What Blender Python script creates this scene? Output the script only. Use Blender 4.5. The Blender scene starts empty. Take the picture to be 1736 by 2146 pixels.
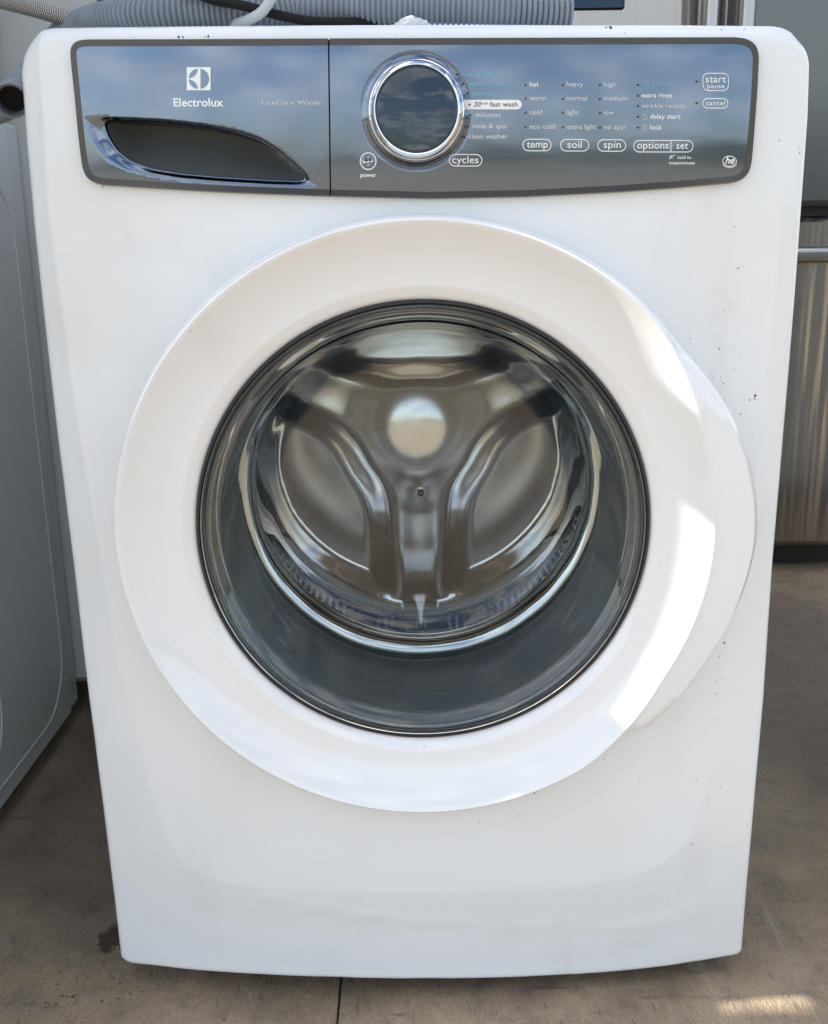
import bpy, math, random
import numpy as np
from mathutils import Vector, Matrix
from mathutils.geometry import delaunay_2d_cdt
random.seed(4)
rng = np.random.default_rng(4)
sc = bpy.context.scene
COL = sc.collection
R = math.radians

# ------------------------------------------------------------------ camera
CAM_D, CAM_H, CAM_X, CAM_TH, CAM_YAW, CAM_ROLL, CAM_F = .9236, .7765, -.0144, .2554, .0048, -.0145, 2059.7
_cy, _sy, _ct, _st = math.cos(CAM_YAW), math.sin(CAM_YAW), math.cos(CAM_TH), math.sin(CAM_TH)
FW = np.array([_sy*_ct, _cy*_ct, -_st]); RT = np.array([_cy, -_sy, 0.]); UPV = np.cross(RT, FW)
RR = RT*math.cos(CAM_ROLL)+UPV*math.sin(CAM_ROLL); UU = -RT*math.sin(CAM_ROLL)+UPV*math.cos(CAM_ROLL)
CP = np.array([CAM_X, -CAM_D, CAM_H])
cam = bpy.data.cameras.new('camera'); camo = bpy.data.objects.new('camera', cam); COL.objects.link(camo)
m3 = Matrix((RR, UU, -FW)).transposed()
camo.matrix_world = Matrix.Translation(CP) @ m3.to_4x4()
cam.sensor_fit = 'VERTICAL'; cam.sensor_height = 24.0; cam.lens = 24.0*CAM_F/2146.0
cam.clip_start = .02; cam.clip_end = 3000
sc.camera = camo

# ------------------------------------------------------------------ world, sun, exposure
SUN_EL, SUN_AZ = R(40), R(-96)          # azimuth from +Y towards +X
sunv = Vector((math.sin(SUN_AZ)*math.cos(SUN_EL), math.cos(SUN_AZ)*math.cos(SUN_EL), math.sin(SUN_EL)))
w = bpy.data.worlds.new('World'); sc.world = w; w.use_nodes = True
nt = w.node_tree; nt.nodes.clear()
def N(t, typ, **kw):
    n = t.nodes.new(typ)
    for k, v in kw.items():
        if hasattr(n, k): setattr(n, k, v)
        else: n.inputs[k.replace('_', ' ')].default_value = v
    return n
sky = N(nt, 'ShaderNodeTexSky'); sky.sky_type = 'NISHITA'; sky.sun_disc = False
sky.sun_elevation = SUN_EL; sky.sun_rotation = SUN_AZ; sky.dust_density = 1.5
tc = N(nt, 'ShaderNodeTexCoord'); sep = N(nt, 'ShaderNodeSeparateXYZ'); nt.links.new(tc.outputs['Generated'], sep.inputs[0])
zz = N(nt, 'ShaderNodeMath', operation='MAXIMUM'); nt.links.new(sep.outputs[2], zz.inputs[0]); zz.inputs[1].default_value = 0.0
za = N(nt, 'ShaderNodeMath', operation='ADD'); nt.links.new(zz.outputs[0], za.inputs[0]); za.inputs[1].default_value = .16
dv = N(nt, 'ShaderNodeVectorMath', operation='DIVIDE'); cb = N(nt, 'ShaderNodeCombineXYZ')
for i in range(3): nt.links.new(za.outputs[0], cb.inputs[i])
nt.links.new(tc.outputs['Generated'], dv.inputs[0]); nt.links.new(cb.outputs[0], dv.inputs[1])
no = N(nt, 'ShaderNodeTexNoise'); no.inputs['Scale'].default_value = 2.6; no.inputs['Detail'].default_value = 9; no.inputs['Roughness'].default_value = .55; no.inputs['Distortion'].default_value = .25
nt.links.new(dv.outputs[0], no.inputs['Vector'])
rp = N(nt, 'ShaderNodeValToRGB'); rp.color_ramp.elements[0].position = .46; rp.color_ramp.elements[1].position = .55
nt.links.new(no.outputs['Fac'], rp.inputs[0])
no2 = N(nt, 'ShaderNodeTexNoise'); no2.inputs['Scale'].default_value = 3.1; no2.inputs['Detail'].default_value = 5
nt.links.new(dv.outputs[0], no2.inputs['Vector'])
rc = N(nt, 'ShaderNodeValToRGB'); rc.color_ramp.elements[0].position = .35; rc.color_ramp.elements[1].position = .7
rc.color_ramp.elements[0].color = (4.6, 4.7, 5.0, 1); rc.color_ramp.elements[1].color = (8.6, 8.5, 8.4, 1)
nt.links.new(no2.outputs['Fac'], rc.inputs[0])
mx = N(nt, 'ShaderNodeMix', data_type='RGBA'); nt.links.new(rp.outputs[0], mx.inputs[0]); nt.links.new(sky.outputs[0], mx.inputs[6]); nt.links.new(rc.outputs[0], mx.inputs[7])
bg = N(nt, 'ShaderNodeBackground'); bg.inputs[1].default_value = .12
ow = N(nt, 'ShaderNodeOutputWorld'); nt.links.new(mx.outputs[2], bg.inputs[0]); nt.links.new(bg.outputs[0], ow.inputs[0])

sl = bpy.data.lights.new('sun', 'SUN'); sl.energy = 3.6; sl.angle = R(.53); sl.color = (1.0, .95, .87)
so = bpy.data.objects.new('sun', sl); COL.objects.link(so); so.location = (-4, 1, 5)
so.rotation_euler = sunv.to_track_quat('Z', 'Y').to_euler()
sc.view_settings.view_transform = 'Standard'; sc.view_settings.look = 'None'
sc.view_settings.exposure = 1.15; sc.view_settings.gamma = 1
cy = sc.cycles; cy.max_bounces = 16; cy.transmission_bounces = 12; cy.glossy_bounces = 8; cy.diffuse_bounces = 5
cy.sample_clamp_indirect = 6; cy.blur_glossy = .4

# ------------------------------------------------------------------ materials
def mat(name, col=(.5, .5, .5), rough=.5, metal=0., coat=0., spec=.5, noise=None, bump=None, ior=1.5):
    m = bpy.data.materials.new(name); m.use_nodes = True; t = m.node_tree; b = t.nodes['Principled BSDF']
    b.inputs['Base Color'].default_value = (*col, 1); b.inputs['Roughness'].default_value = rough
    b.inputs['Metallic'].default_value = metal; b.inputs['Coat Weight'].default_value = coat; b.inputs['Coat Roughness'].default_value = .04
    b.inputs['IOR'].default_value = ior; b.inputs['Specular IOR Level'].default_value = spec
    c = t.nodes.new('ShaderNodeTexCoord')
    if noise:                                   # (scale, col2, lo, hi)
        n = t.nodes.new('ShaderNodeTexNoise'); n.inputs['Scale'].default_value = noise[0]; n.inputs['Detail'].default_value = 8
        r = t.nodes.new('ShaderNodeMapRange'); r.inputs[1].default_value = noise[2]; r.inputs[2].default_value = noise[3]
        x = t.nodes.new('ShaderNodeMix'); x.data_type = 'RGBA'; x.inputs[6].default_value = (*col, 1); x.inputs[7].default_value = (*noise[1], 1)
        t.links.new(c.outputs['Object'], n.inputs['Vector']); t.links.new(n.outputs['Fac'], r.inputs[0]); t.links.new(r.outputs[0], x.inputs[0])
        t.links.new(x.outputs[2], b.inputs['Base Color'])
        q = t.nodes.new('ShaderNodeMapRange'); q.inputs[3].default_value = rough*.8; q.inputs[4].default_value = min(1, rough*1.3)
        t.links.new(n.outputs['Fac'], q.inputs[0]); t.links.new(q.outputs[0], b.inputs['Roughness'])
    if bump:                                    # (scale, strength, distance, stretch)
        mp = t.nodes.new('ShaderNodeMapping'); mp.inputs['Scale'].default_value = bump[3] if len(bump) > 3 else (1, 1, 1)
        n = t.nodes.new('ShaderNodeTexNoise'); n.inputs['Scale'].default_value = bump[0]; n.inputs['Detail'].default_value = 3
        bm = t.nodes.new('ShaderNodeBump'); bm.inputs['Strength'].default_value = bump[1]; bm.inputs['Distance'].default_value = bump[2]
        t.links.new(c.outputs['Object'], mp.inputs[0]); t.links.new(mp.outputs[0], n.inputs['Vector']); t.links.new(n.outputs['Fac'], bm.inputs['Height']); t.links.new(bm.outputs[0], b.inputs['Normal'])
    return m
M = {}
M['white'] = mat('white_enamel', (.765, .81, .835), .30, 0, .3, .5, noise=(5, (.70, .725, .72), .5, .85))
M['door'] = mat('white_gloss_plastic', (.775, .81, .835), .16, 0, 1., .5, noise=(9, (.77, .77, .76), .55, .85))
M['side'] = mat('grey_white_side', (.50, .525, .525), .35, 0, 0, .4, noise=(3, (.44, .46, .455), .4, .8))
M['fascia'] = mat('silver_fascia', (.165, .205, .265), .11, 1, .4, .5, bump=(14, .12, .0012, (.5, 1, 2.2)))
M['bezel'] = mat('dark_bezel', (.085, .078, .07), .25, .9)
M['pocket'] = mat('grey_pocket_plastic', (.085, .095, .10), .16, .0, .8)
M['gap'] = mat('black_gap', (.008, .008, .01), .6)
M['chrome'] = mat('chrome', (.86, .87, .88), .07, 1)
M['blackglass'] = mat('black_dial_glass', (.004, .006, .012), .02, 0, 0, .5, ior=1.8)
M['blackglass'].node_tree.nodes['Principled BSDF'].inputs['Specular Tint'].default_value = (.72, .85, 1, 1)
M['rubber'] = mat('black_rubber', (.015, .016, .017), .3)
M['gasket'] = mat('grey_gasket', (.23, .25, .255), .4, noise=(14, (.19, .205, .21), .4, .7))
M['steel'] = mat('drum_steel', (.80, .79, .78), .14, 1, bump=(35, .05, .001, (1, 1, 1)))
M['baffle'] = mat('baffle_steel', (.36, .36, .37), .16, 1)
M['print'] = mat('white_print', (.82, .86, .88), .5)
M['print2'] = mat('faded_white_print', (.56, .60, .64), .5)
M['cyan'] = mat('cyan_print', (.17, .42, .56), .5)
M['ink'] = mat('dark_print', (.06, .065, .07), .5)
M['logo'] = mat('logo_silver', (.80, .90, .93), .35)
M['hose'] = mat('grey_hose', (.22, .255, .30), .42, noise=(30, (.17, .20, .235), .4, .7))
M['hosein'] = mat('hose_inside', (.01, .01, .012), .7)
M['cable'] = mat('black_cable', (.008, .008, .009), .5, spec=.2)
M['strap'] = mat('translucent_strap', (.50, .53, .55), .35)
M['chip'] = mat('chip_dark', (.045, .042, .04), .7)
M['scuff'] = mat('scuff_grey', (.42, .42, .40), .6)
M['plastic_bag'] = mat('clear_bag', (.75, .77, .78), .12, 0, 1)
M['greyfridge'] = mat('dark_steel_door', (.16, .17, .17), .33, .85, bump=(8, .1, .004))
M['stain'] = mat('stainless', (.40, .375, .34), .2, 1, bump=(9, 1., .02, (1, 1, .05)))
M['handle'] = mat('brushed_handle', (.42, .41, .40), .22, 1)
M['stainedge'] = mat('dark_gap_trim', (.02, .021, .022), .5)
M['foot'] = mat('black_foot', (.02, .02, .02), .6)
M['hill'] = mat('dark_hillside', (.035, .045, .02), .9, noise=(.2, (.02, .03, .012), .4, .6))

def smudge(m, spots):
    t = m.node_tree; b = t.nodes['Principled BSDF']; L = t.links.new; c = t.nodes.new('ShaderNodeTexCoord'); src = b.inputs['Base Color'].links[0].from_socket
    def layer(src, fac, colr):
        x = t.nodes.new('ShaderNodeMix'); x.data_type = 'RGBA'; L(fac, x.inputs[0]); L(src, x.inputs[6]); x.inputs[7].default_value = (*colr, 1); return x.outputs[2]
    def nz(scale, st, lo, hi, amt):
        mp = t.nodes.new('ShaderNodeMapping'); mp.inputs['Scale'].default_value = st; n = t.nodes.new('ShaderNodeTexNoise'); n.inputs['Scale'].default_value = scale; n.inputs['Detail'].default_value = 8; n.inputs['Roughness'].default_value = .65
        L(c.outputs['Object'], mp.inputs[0]); L(mp.outputs[0], n.inputs['Vector']); r = t.nodes.new('ShaderNodeMapRange'); r.inputs[1].default_value = lo; r.inputs[2].default_value = hi; r.inputs[4].default_value = amt; L(n.outputs['Fac'], r.inputs[0]); return r.outputs[0]
    src = layer(src, nz(7, (1.6, 1, .5), .60, .72, .2), (.62, .62, .60)); src = layer(src, nz(160, (1, 1, .12), .70, .76, .3), (.50, .50, .48))
    for x0, z0, rx, rz, amt in spots:
        g = t.nodes.new('ShaderNodeMapping'); g.vector_type = 'TEXTURE'; g.inputs['Location'].default_value = (x0, 0, z0); g.inputs['Scale'].default_value = (rx, 1e3, rz)
        L(c.outputs['Object'], g.inputs[0]); ln = t.nodes.new('ShaderNodeVectorMath'); ln.operation = 'LENGTH'; L(g.outputs[0], ln.inputs[0])
        n = nz(60, (1, 1, 1), .35, .7, 1.); r = t.nodes.new('ShaderNodeMapRange'); r.inputs[1].default_value = 1.; r.inputs[2].default_value = 0.; r.inputs[4].default_value = amt; L(ln.outputs['Value'], r.inputs[0])
        mm = t.nodes.new('ShaderNodeMath'); mm.operation = 'MULTIPLY'; L(n, mm.inputs[0]); L(r.outputs[0], mm.inputs[1]); src = layer(src, mm.outputs[0], (.42, .42, .40))
    L(src, b.inputs['Base Color'])
smudge(M['white'], [(-.175, .765, .022, .018, .28), (-.07, .085, .045, .025, .14), (.09, .075, .05, .02, .14), (.27, .70, .02, .10, .25), (-.26, .80, .01, .03, .2), (.25, .30, .02, .06, .2), (-.11, .05, .02, .03, .14), (.22, .055, .03, .03, .14)])
smudge(M['door'], [(-.18, .70, .02, .03, .15), (.10, .26, .03, .01, .2)])
def glass_mat():
    m = bpy.data.materials.new('door_glass'); m.use_nodes = True; t = m.node_tree; b = t.nodes['Principled BSDF']
    b.inputs['Base Color'].default_value = (.80, .85, .86, 1); b.inputs['Roughness'].default_value = .0
    b.inputs['Transmission Weight'].default_value = 1; b.inputs['IOR'].default_value = 1.47
    return m
M['glass'] = glass_mat()

def braid_mat():
    m = bpy.data.materials.new('braided_steel'); m.use_nodes = True; t = m.node_tree; b = t.nodes['Principled BSDF']
    uv = t.nodes.new('ShaderNodeUVMap'); s = t.nodes.new('ShaderNodeSeparateXYZ'); t.links.new(uv.outputs[0], s.inputs[0])
    out = None
    def mth(op, a, c, v=None):
        n = t.nodes.new('ShaderNodeMath'); n.operation = op
        for i, q in enumerate((a, c)):
            if q is None: continue
            if isinstance(q, (int, float)): n.inputs[i].default_value = q
            else: t.links.new(q, n.inputs[i])
        return n.outputs[0]
    a = mth('ADD', mth('MULTIPLY', s.outputs[0], 2200), mth('MULTIPLY', s.outputs[1], 2*math.pi*9))
    c = mth('SUBTRACT', mth('MULTIPLY', s.outputs[0], 2200), mth('MULTIPLY', s.outputs[1], 2*math.pi*9))
    hgt = mth('ABSOLUTE', mth('MULTIPLY', mth('SINE', mth('MULTIPLY', a, .5), None), mth('SINE', mth('MULTIPLY', c, .5), None)), None)
    x = t.nodes.new('ShaderNodeMix'); x.data_type = 'RGBA'; x.inputs[6].default_value = (.10, .09, .08, 1); x.inputs[7].default_value = (.75, .73, .69, 1)
    t.links.new(hgt, x.inputs[0]); t.links.new(x.outputs[2], b.inputs['Base Color'])
    bm = t.nodes.new('ShaderNodeBump'); bm.inputs['Strength'].default_value = .8; bm.inputs['Distance'].default_value = .001
    t.links.new(hgt, bm.inputs['Height']); t.links.new(bm.outputs[0], b.inputs['Normal'])
    b.inputs['Metallic'].default_value = .9; b.inputs['Roughness'].default_value = .35
    return m
M['braid'] = braid_mat()

def concrete():
    m = bpy.data.materials.new('worn_concrete'); m.use_nodes = True; t = m.node_tree; b = t.nodes['Principled BSDF']
    c = t.nodes.new('ShaderNodeTexCoord'); L = t.links.new
    def noise(sc_, det, st=(1, 1, 1), rot=0, rough=.6):
        mp = t.nodes.new('ShaderNodeMapping'); mp.inputs['Scale'].default_value = st; mp.inputs['Rotation'].default_value = (0, 0, rot)
        n = t.nodes.new('ShaderNodeTexNoise'); n.inputs['Scale'].default_value = sc_; n.inputs['Detail'].default_value = det; n.inputs['Roughness'].default_value = rough
        L(c.outputs['Object'], mp.inputs[0]); L(mp.outputs[0], n.inputs['Vector']); return n.outputs['Fac']
    def ramp(f, lo, hi, a=0., bb=1.):
        r = t.nodes.new('ShaderNodeMapRange'); r.inputs[1].default_value = lo; r.inputs[2].default_value = hi; r.inputs[3].default_value = a; r.inputs[4].default_value = bb
        L(f, r.inputs[0]); return r.outputs[0]
    def mix(f, a, bcol):
        x = t.nodes.new('ShaderNodeMix'); x.data_type = 'RGBA'
        if hasattr(f, 'links'): L(f, x.inputs[0])
        else: x.inputs[0].default_value = f
        for i, q in ((6, a), (7, bcol)):
            if isinstance(q, tuple): x.inputs[i].default_value = (*q, 1)
            else: L(q, x.inputs[i])
        return x.outputs[2]
    col = mix(ramp(noise(2.2, 8), .35, .7), (.28, .212, .138), (.43, .335, .225))
    col = mix(ramp(noise(26, 6), .5, .75), col, (.20, .16, .125))
    col = mix(ramp(noise(9, 8, (1, 6, 1), .5), .60, .70, 0, .75), col, (.13, .10, .08))
    col = mix(ramp(noise(30, 4, (1, .05, 1), .35), .63, .69, 0, .7), col, (.42, .37, .31))
    col = mix(ramp(noise(22, 4, (.05, 1, 1), -.4), .64, .70, 0, .7), col, (.42, .37, .31))
    col = mix(ramp(noise(150, 3, (1, .25, 1), .1), .62, .70, 0, .7), col, (.12, .095, .075))
    col = mix(ramp(noise(420, 2), .66, .8, 0, .7), col, (.50, .46, .40))
    def painted_shade(cx, cy_, rx, ry, c, amt, nz, lo=.55, hi=1.25):  # soft-edged patch of shade painted into the concrete colour
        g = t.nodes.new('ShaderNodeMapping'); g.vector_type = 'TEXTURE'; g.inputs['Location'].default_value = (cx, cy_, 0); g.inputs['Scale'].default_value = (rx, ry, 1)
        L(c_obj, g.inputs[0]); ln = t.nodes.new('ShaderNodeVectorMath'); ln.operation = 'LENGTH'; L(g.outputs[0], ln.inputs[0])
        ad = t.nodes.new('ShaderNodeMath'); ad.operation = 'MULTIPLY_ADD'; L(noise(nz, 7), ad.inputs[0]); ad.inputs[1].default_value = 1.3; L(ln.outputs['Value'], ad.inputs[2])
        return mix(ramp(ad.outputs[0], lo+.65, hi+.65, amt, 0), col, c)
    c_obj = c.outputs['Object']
    col = painted_shade(.80, .62, .42, .75, (.085, .066, .05), .72, 6)  # shade of the appliances on the right, painted in
    col = painted_shade(-.46, .42, .16, .42, (.085, .066, .05), .6, 7)  # shade in the gap left of the washer, painted in
    col = painted_shade(.0, .12, .42, .17, (.06, .05, .04), .7, 9)  # shade under the washer, painted in
    col = mix(ramp(noise(300, 6, (1, 1, 1), 0, .75), .50, .62, 0, .45), col, (.13, .105, .08))
    col = mix(ramp(noise(360, 5, (1, 1, 1), .3, .75), .56, .66, 0, .45), col, (.47, .41, .33))
    # dark oily blot beside the machine's left corner
    g = t.nodes.new('ShaderNodeMapping'); g.vector_type = 'TEXTURE'; g.inputs['Location'].default_value = (-.372, .075, 0); g.inputs['Scale'].default_value = (.021, .025, 1)
    L(c.outputs['Object'], g.inputs[0]); ln = t.nodes.new('ShaderNodeVectorMath'); ln.operation = 'LENGTH'; L(g.outputs[0], ln.inputs[0])
    ad = t.nodes.new('ShaderNodeMath'); ad.operation = 'MULTIPLY_ADD'; L(noise(70, 5), ad.inputs[0]); ad.inputs[1].default_value = 2.2; L(ln.outputs['Value'], ad.inputs[2])
    col = mix(ramp(ad.outputs[0], 1.85, 2.15, .85, 0), col, (.035, .018, .012))
    # splashes scattered to the front of the blot
    g2 = t.nodes.new('ShaderNodeMapping'); g2.vector_type = 'TEXTURE'; g2.inputs['Location'].default_value = (-.37, .0, 0); g2.inputs['Scale'].default_value = (.10, .09, 1)
    L(c.outputs['Object'], g2.inputs[0]); l2 = t.nodes.new('ShaderNodeVectorMath'); l2.operation = 'LENGTH'; L(g2.outputs[0], l2.inputs[0])
    vo = t.nodes.new('ShaderNodeTexVoronoi'); vo.inputs['Scale'].default_value = 95; L(c.outputs['Object'], vo.inputs['Vector'])
    s1 = ramp(vo.outputs['Distance'], .12, .2, 1, 0); s2 = ramp(l2.outputs['Value'], .5, 1.1, .8, 0)
    mm = t.nodes.new('ShaderNodeMath'); mm.operation = 'MULTIPLY'; L(s1, mm.inputs[0]); L(s2, mm.inputs[1])
    col = mix(mm.outputs[0], col, (.05, .03, .022))
    L(col, b.inputs['Base Color'])
    rr = ramp(noise(12, 5), .3, .7, .55, .85); L(rr, b.inputs['Roughness'])
    bm = t.nodes.new('ShaderNodeBump'); bm.inputs['Strength'].default_value = .9; bm.inputs['Distance'].default_value = .004
    L(noise(220, 4, (1, .3, 1), .15), bm.inputs['Height']); L(bm.outputs[0], b.inputs['Normal'])
    return m
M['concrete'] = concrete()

def perforated():
    m = mat('perforated_drum', (.30, .30, .30), .17, 1); t = m.node_tree; b = t.nodes['Principled BSDF']
    uv = t.nodes.new('ShaderNodeUVMap'); fr = t.nodes.new('ShaderNodeVectorMath'); fr.operation = 'FRACTION'
    t.links.new(uv.outputs[0], fr.inputs[0]); sb = t.nodes.new('ShaderNodeVectorMath'); sb.operation = 'SUBTRACT'; sb.inputs[1].default_value = (.5, .5, 0)
    t.links.new(fr.outputs[0], sb.inputs[0]); ln = t.nodes.new('ShaderNodeVectorMath'); ln.operation = 'LENGTH'; t.links.new(sb.outputs[0], ln.inputs[0])
    r = t.nodes.new('ShaderNodeMapRange'); r.inputs[1].default_value = .17; r.inputs[2].default_value = .22; t.links.new(ln.outputs['Value'], r.inputs[0])
    x = t.nodes.new('ShaderNodeMix'); x.data_type = 'RGBA'; x.inputs[6].default_value = (.01, .01, .01, 1); x.inputs[7].default_value = (.30, .30, .31, 1)
    t.links.new(r.outputs[0], x.inputs[0]); t.links.new(x.outputs[2], b.inputs['Base Color']); t.links.new(r.outputs[0], b.inputs['Metallic'])
    r2 = t.nodes.new('ShaderNodeMapRange'); r2.inputs[1].default_value = .2; r2.inputs[2].default_value = .5; t.links.new(ln.outputs['Value'], r2.inputs[0])
    bm = t.nodes.new('ShaderNodeBump'); bm.inputs['Strength'].default_value = .6; bm.inputs['Distance'].default_value = .0015; t.links.new(r2.outputs[0], bm.inputs['Height']); t.links.new(bm.outputs[0], b.inputs['Normal'])
    return m
M['perf'] = perforated()

# ------------------------------------------------------------------ object helpers
def tag(o, label=None, cat=None, group=None, kind=None):
    if label: o['label'] = label
    if cat: o['category'] = cat
    if group: o['group'] = group
    if kind: o['kind'] = kind
    return o
def mesh(name, V, F, m, parent=None, smooth=True, uv=None, angle=None):
    me = bpy.data.meshes.new(name); me.from_pydata([tuple(map(float, v)) for v in V], [], [tuple(map(int, f)) for f in F])
    if uv is not None:
        l = me.uv_layers.new(name='UVMap')
        idx = np.empty(len(me.loops), dtype=np.int32); me.loops.foreach_get('vertex_index', idx)
        l.data.foreach_set('uv', np.asarray(uv, dtype=np.float32)[idx].ravel())
    if smooth: me.polygons.foreach_set('use_smooth', [True]*len(me.polygons))
    me.materials.append(M[m]); me.update()
    if smooth and angle: me.set_sharp_from_angle(angle=R(angle))
    o = bpy.data.objects.new(name, me); COL.objects.link(o); o.parent = parent
    return o
def empty(name, loc, label=None, cat=None, group=None):
    o = bpy.data.objects.new(name, None); o.empty_display_size = .05; COL.objects.link(o); o.location = loc
    return tag(o, label, cat, group)
def child(o, parent):
    "parent keeping world coordinates (meshes are written in world space)"
    o.parent = parent; o.matrix_parent_inverse = Matrix.Translation(-parent.location) if parent.type == 'EMPTY' else Matrix.Identity(4)
    return o
class G:
    def __init__(s): s.V = []; s.F = []
    def add(s, V, F):
        n = len(s.V); s.V += [tuple(v) for v in V]; s.F += [tuple(i+n for i in f) for f in F]; return s
    def box(s, lo, hi, bev=0.):
        lo = np.array(lo, float); hi = np.array(hi, float)
        if bev <= 0:
            V = [(x, y, z) for x in (lo[0], hi[0]) for y in (lo[1], hi[1]) for z in (lo[2], hi[2])]
            return s.add(V, [(0, 1, 3, 2), (4, 6, 7, 5), (0, 4, 5, 1), (2, 3, 7, 6), (0, 2, 6, 4), (1, 5, 7, 3)])
        c = (lo+hi)/2; h = (hi-lo)/2; V = []
        for sx in (-1, 1):
            for sy in (-1, 1):
                for sz in (-1, 1):
                    for k in range(3):
                        v = [sx*h[0], sy*h[1], sz*h[2]]
                        for j in range(3):
                            if j != k: v[j] -= (sx, sy, sz)[j]*bev
                        V.append(tuple(c+np.array(v)))
        i = lambda sx, sy, sz, k: ((sx > 0)*4+(sy > 0)*2+(sz > 0))*3+k
        F = []
        for k in range(3):
            a, b2 = [j for j in range(3) if j != k]
            for sg in (-1, 1):
                def ii(sa, sb):
                    q = [0, 0, 0]; q[k] = sg; q[a] = sa; q[b2] = sb; return i(*q, k)
                F.append((ii(-1, -1), ii(1, -1), ii(1, 1), ii(-1, 1)))
        for k in range(3):          # edges along axis k
            a, b2 = [j for j in range(3) if j != k]
            for sa in (-1, 1):
                for sb in (-1, 1):
                    def e(sk, which):
                        q = [0, 0, 0]; q[k] = sk; q[a] = sa; q[b2] = sb; return i(*q, which)
                    F.append((e(-1, a), e(1, a), e(1, b2), e(-1, b2)))
        for sx in (-1, 1):
            for sy in (-1, 1):
                for sz in (-1, 1): F.append((i(sx, sy, sz, 0), i(sx, sy, sz, 1), i(sx, sy, sz, 2)))
        return s.add(V, F)
    def tube(s, P, r, n=16, cap=True, rad=None):
        P = [Vector(p) for p in P]; T = []
        for k in range(len(P)):
            T.append((P[min(k+1, len(P)-1)]-P[max(k-1, 0)]).normalized())
        up = Vector((0, 0, 1)) if abs(T[0].z) < .9 else Vector((0, 1, 0))
        nrm = (up-T[0]*up.dot(T[0])).normalized(); V = []; F = []
        for k, p in enumerate(P):
            nrm = (nrm-T[k]*nrm.dot(T[k])).normalized(); bn = T[k].cross(nrm); q = rad[k] if rad is not None else r
            for j in range(n):
                a = 2*math.pi*j/n; V.append(tuple(p+(nrm*math.cos(a)+bn*math.sin(a))*q))
        for k in range(len(P)-1):
            for j in range(n): F.append((k*n+j, k*n+(j+1) % n, (k+1)*n+(j+1) % n, (k+1)*n+j))
        if cap: F.append(tuple(range(n))[::-1]); F.append(tuple((len(P)-1)*n+j for j in range(n)))
        return s.add(V, F)
    def obj(s, name, m, parent=None, smooth=False, angle=None):
        o = mesh(name, s.V, s.F, m, None, smooth, angle=angle)
        bmn = __import__('bmesh').new(); bmn.from_mesh(o.data); __import__('bmesh').ops.recalc_face_normals(bmn, faces=bmn.faces); bmn.to_mesh(o.data); bmn.free()
        if parent: child(o, parent)
        return o
def catmull(P, n=8, closed=False):
    P = [np.array(p, float) for p in P]; out = []
    m = len(P); rngk = range(m if closed else m-1)
    for k in rngk:
        g = (lambda i: P[i % m]) if closed else (lambda i: P[min(max(i, 0), m-1)])
        a, b, c, d = g(k-1), g(k), g(k+1), g(k+2)
        for j in range(n):
            t = j/n; out.append(.5*((2*b)+(-a+c)*t+(2*a-5*b+4*c-d)*t*t+(-a+3*b-3*c+d)*t**3))
    if not closed: out.append(P[-1])
    return np.array(out)
def resample(P, step, closed=True):
    P = np.asarray(P, float); Q = np.vstack([P, P[:1]]) if closed else P
    L = np.r_[0, np.cumsum(np.linalg.norm(np.diff(Q, axis=0), axis=1))]; n = max(3, int(round(L[-1]/step)))
    t = np.linspace(0, L[-1], n+1); t = t[:-1] if closed else t
    return np.stack([np.interp(t, L, Q[:, i]) for i in range(Q.shape[1])], 1)
def inside(pts, poly):
    pts = np.asarray(pts, float); A = np.asarray(poly, float); B = np.roll(A, -1, 0); out = np.zeros(len(pts), bool)
    dy = B[:, 1]-A[:, 1]; dy = np.where(dy == 0, 1e-12, dy)
    for k in range(0, len(pts), 4000):
        x = pts[k:k+4000, 0][:, None]; y = pts[k:k+4000, 1][:, None]
        c = ((A[:, 1] > y) != (B[:, 1] > y)) & (x < (B[:, 0]-A[:, 0])*(y-A[:, 1])/dy+A[:, 0]); out[k:k+4000] = (c.sum(1) % 2) == 1
    return out
def pdist(pts, poly, closed=True):
    pts = np.asarray(pts, float); A = np.asarray(poly, float); B = np.roll(A, -1, 0)
    if not closed: A, B = A[:-1], B[:-1]
    D = B-A; L = (D*D).sum(1); k0 = L > 1e-14; A, D, L = A[k0], D[k0], L[k0]; out = np.zeros(len(pts))
    for k in range(0, len(pts), 3000):
        P = pts[k:k+3000]; q = P[:, None]-A[None]; t = np.clip((q*D).sum(2)/L, 0, 1); q -= t[..., None]*D; out[k:k+3000] = np.sqrt((q*q).sum(2).min(1))
    return out
def smoothpoly(px, step=5., win=3):
    P = resample(px, step)
    for _ in range(win): P = (np.roll(P, 1, 0)+2*P+np.roll(P, -1, 0))/4
    return P
def analytic_normals(o, n, yf, e=.0006):
    "smooth shading taken from the surface function itself for the first n vertices"
    me = o.data; co = np.empty(len(me.vertices)*3); me.vertices.foreach_get('co', co); co = co.reshape(-1, 3); x, z = co[:n, 0], co[:n, 2]
    nx = (yf(x+e, z)-yf(x-e, z))/(2*e); nz = (yf(x, z+e)-yf(x, z-e))/(2*e); Nn = np.stack([nx, -np.ones(n), nz], 1)
    Nn /= np.linalg.norm(Nn, axis=1)[:, None]
    vn = np.array([tuple(v.vector) for v in me.vertex_normals]); vn[:n] = Nn
    me.normals_split_custom_set_from_vertices([tuple(v) for v in vn])
def offset(poly, d):
    "inward offset of a CCW closed polygon"
    P = np.asarray(poly); t = np.roll(P, -1, 0)-np.roll(P, 1, 0); t /= np.linalg.norm(t, axis=1)[:, None]+1e-12
    return P+np.stack([-t[:, 1], t[:, 0]], 1)*d
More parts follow.
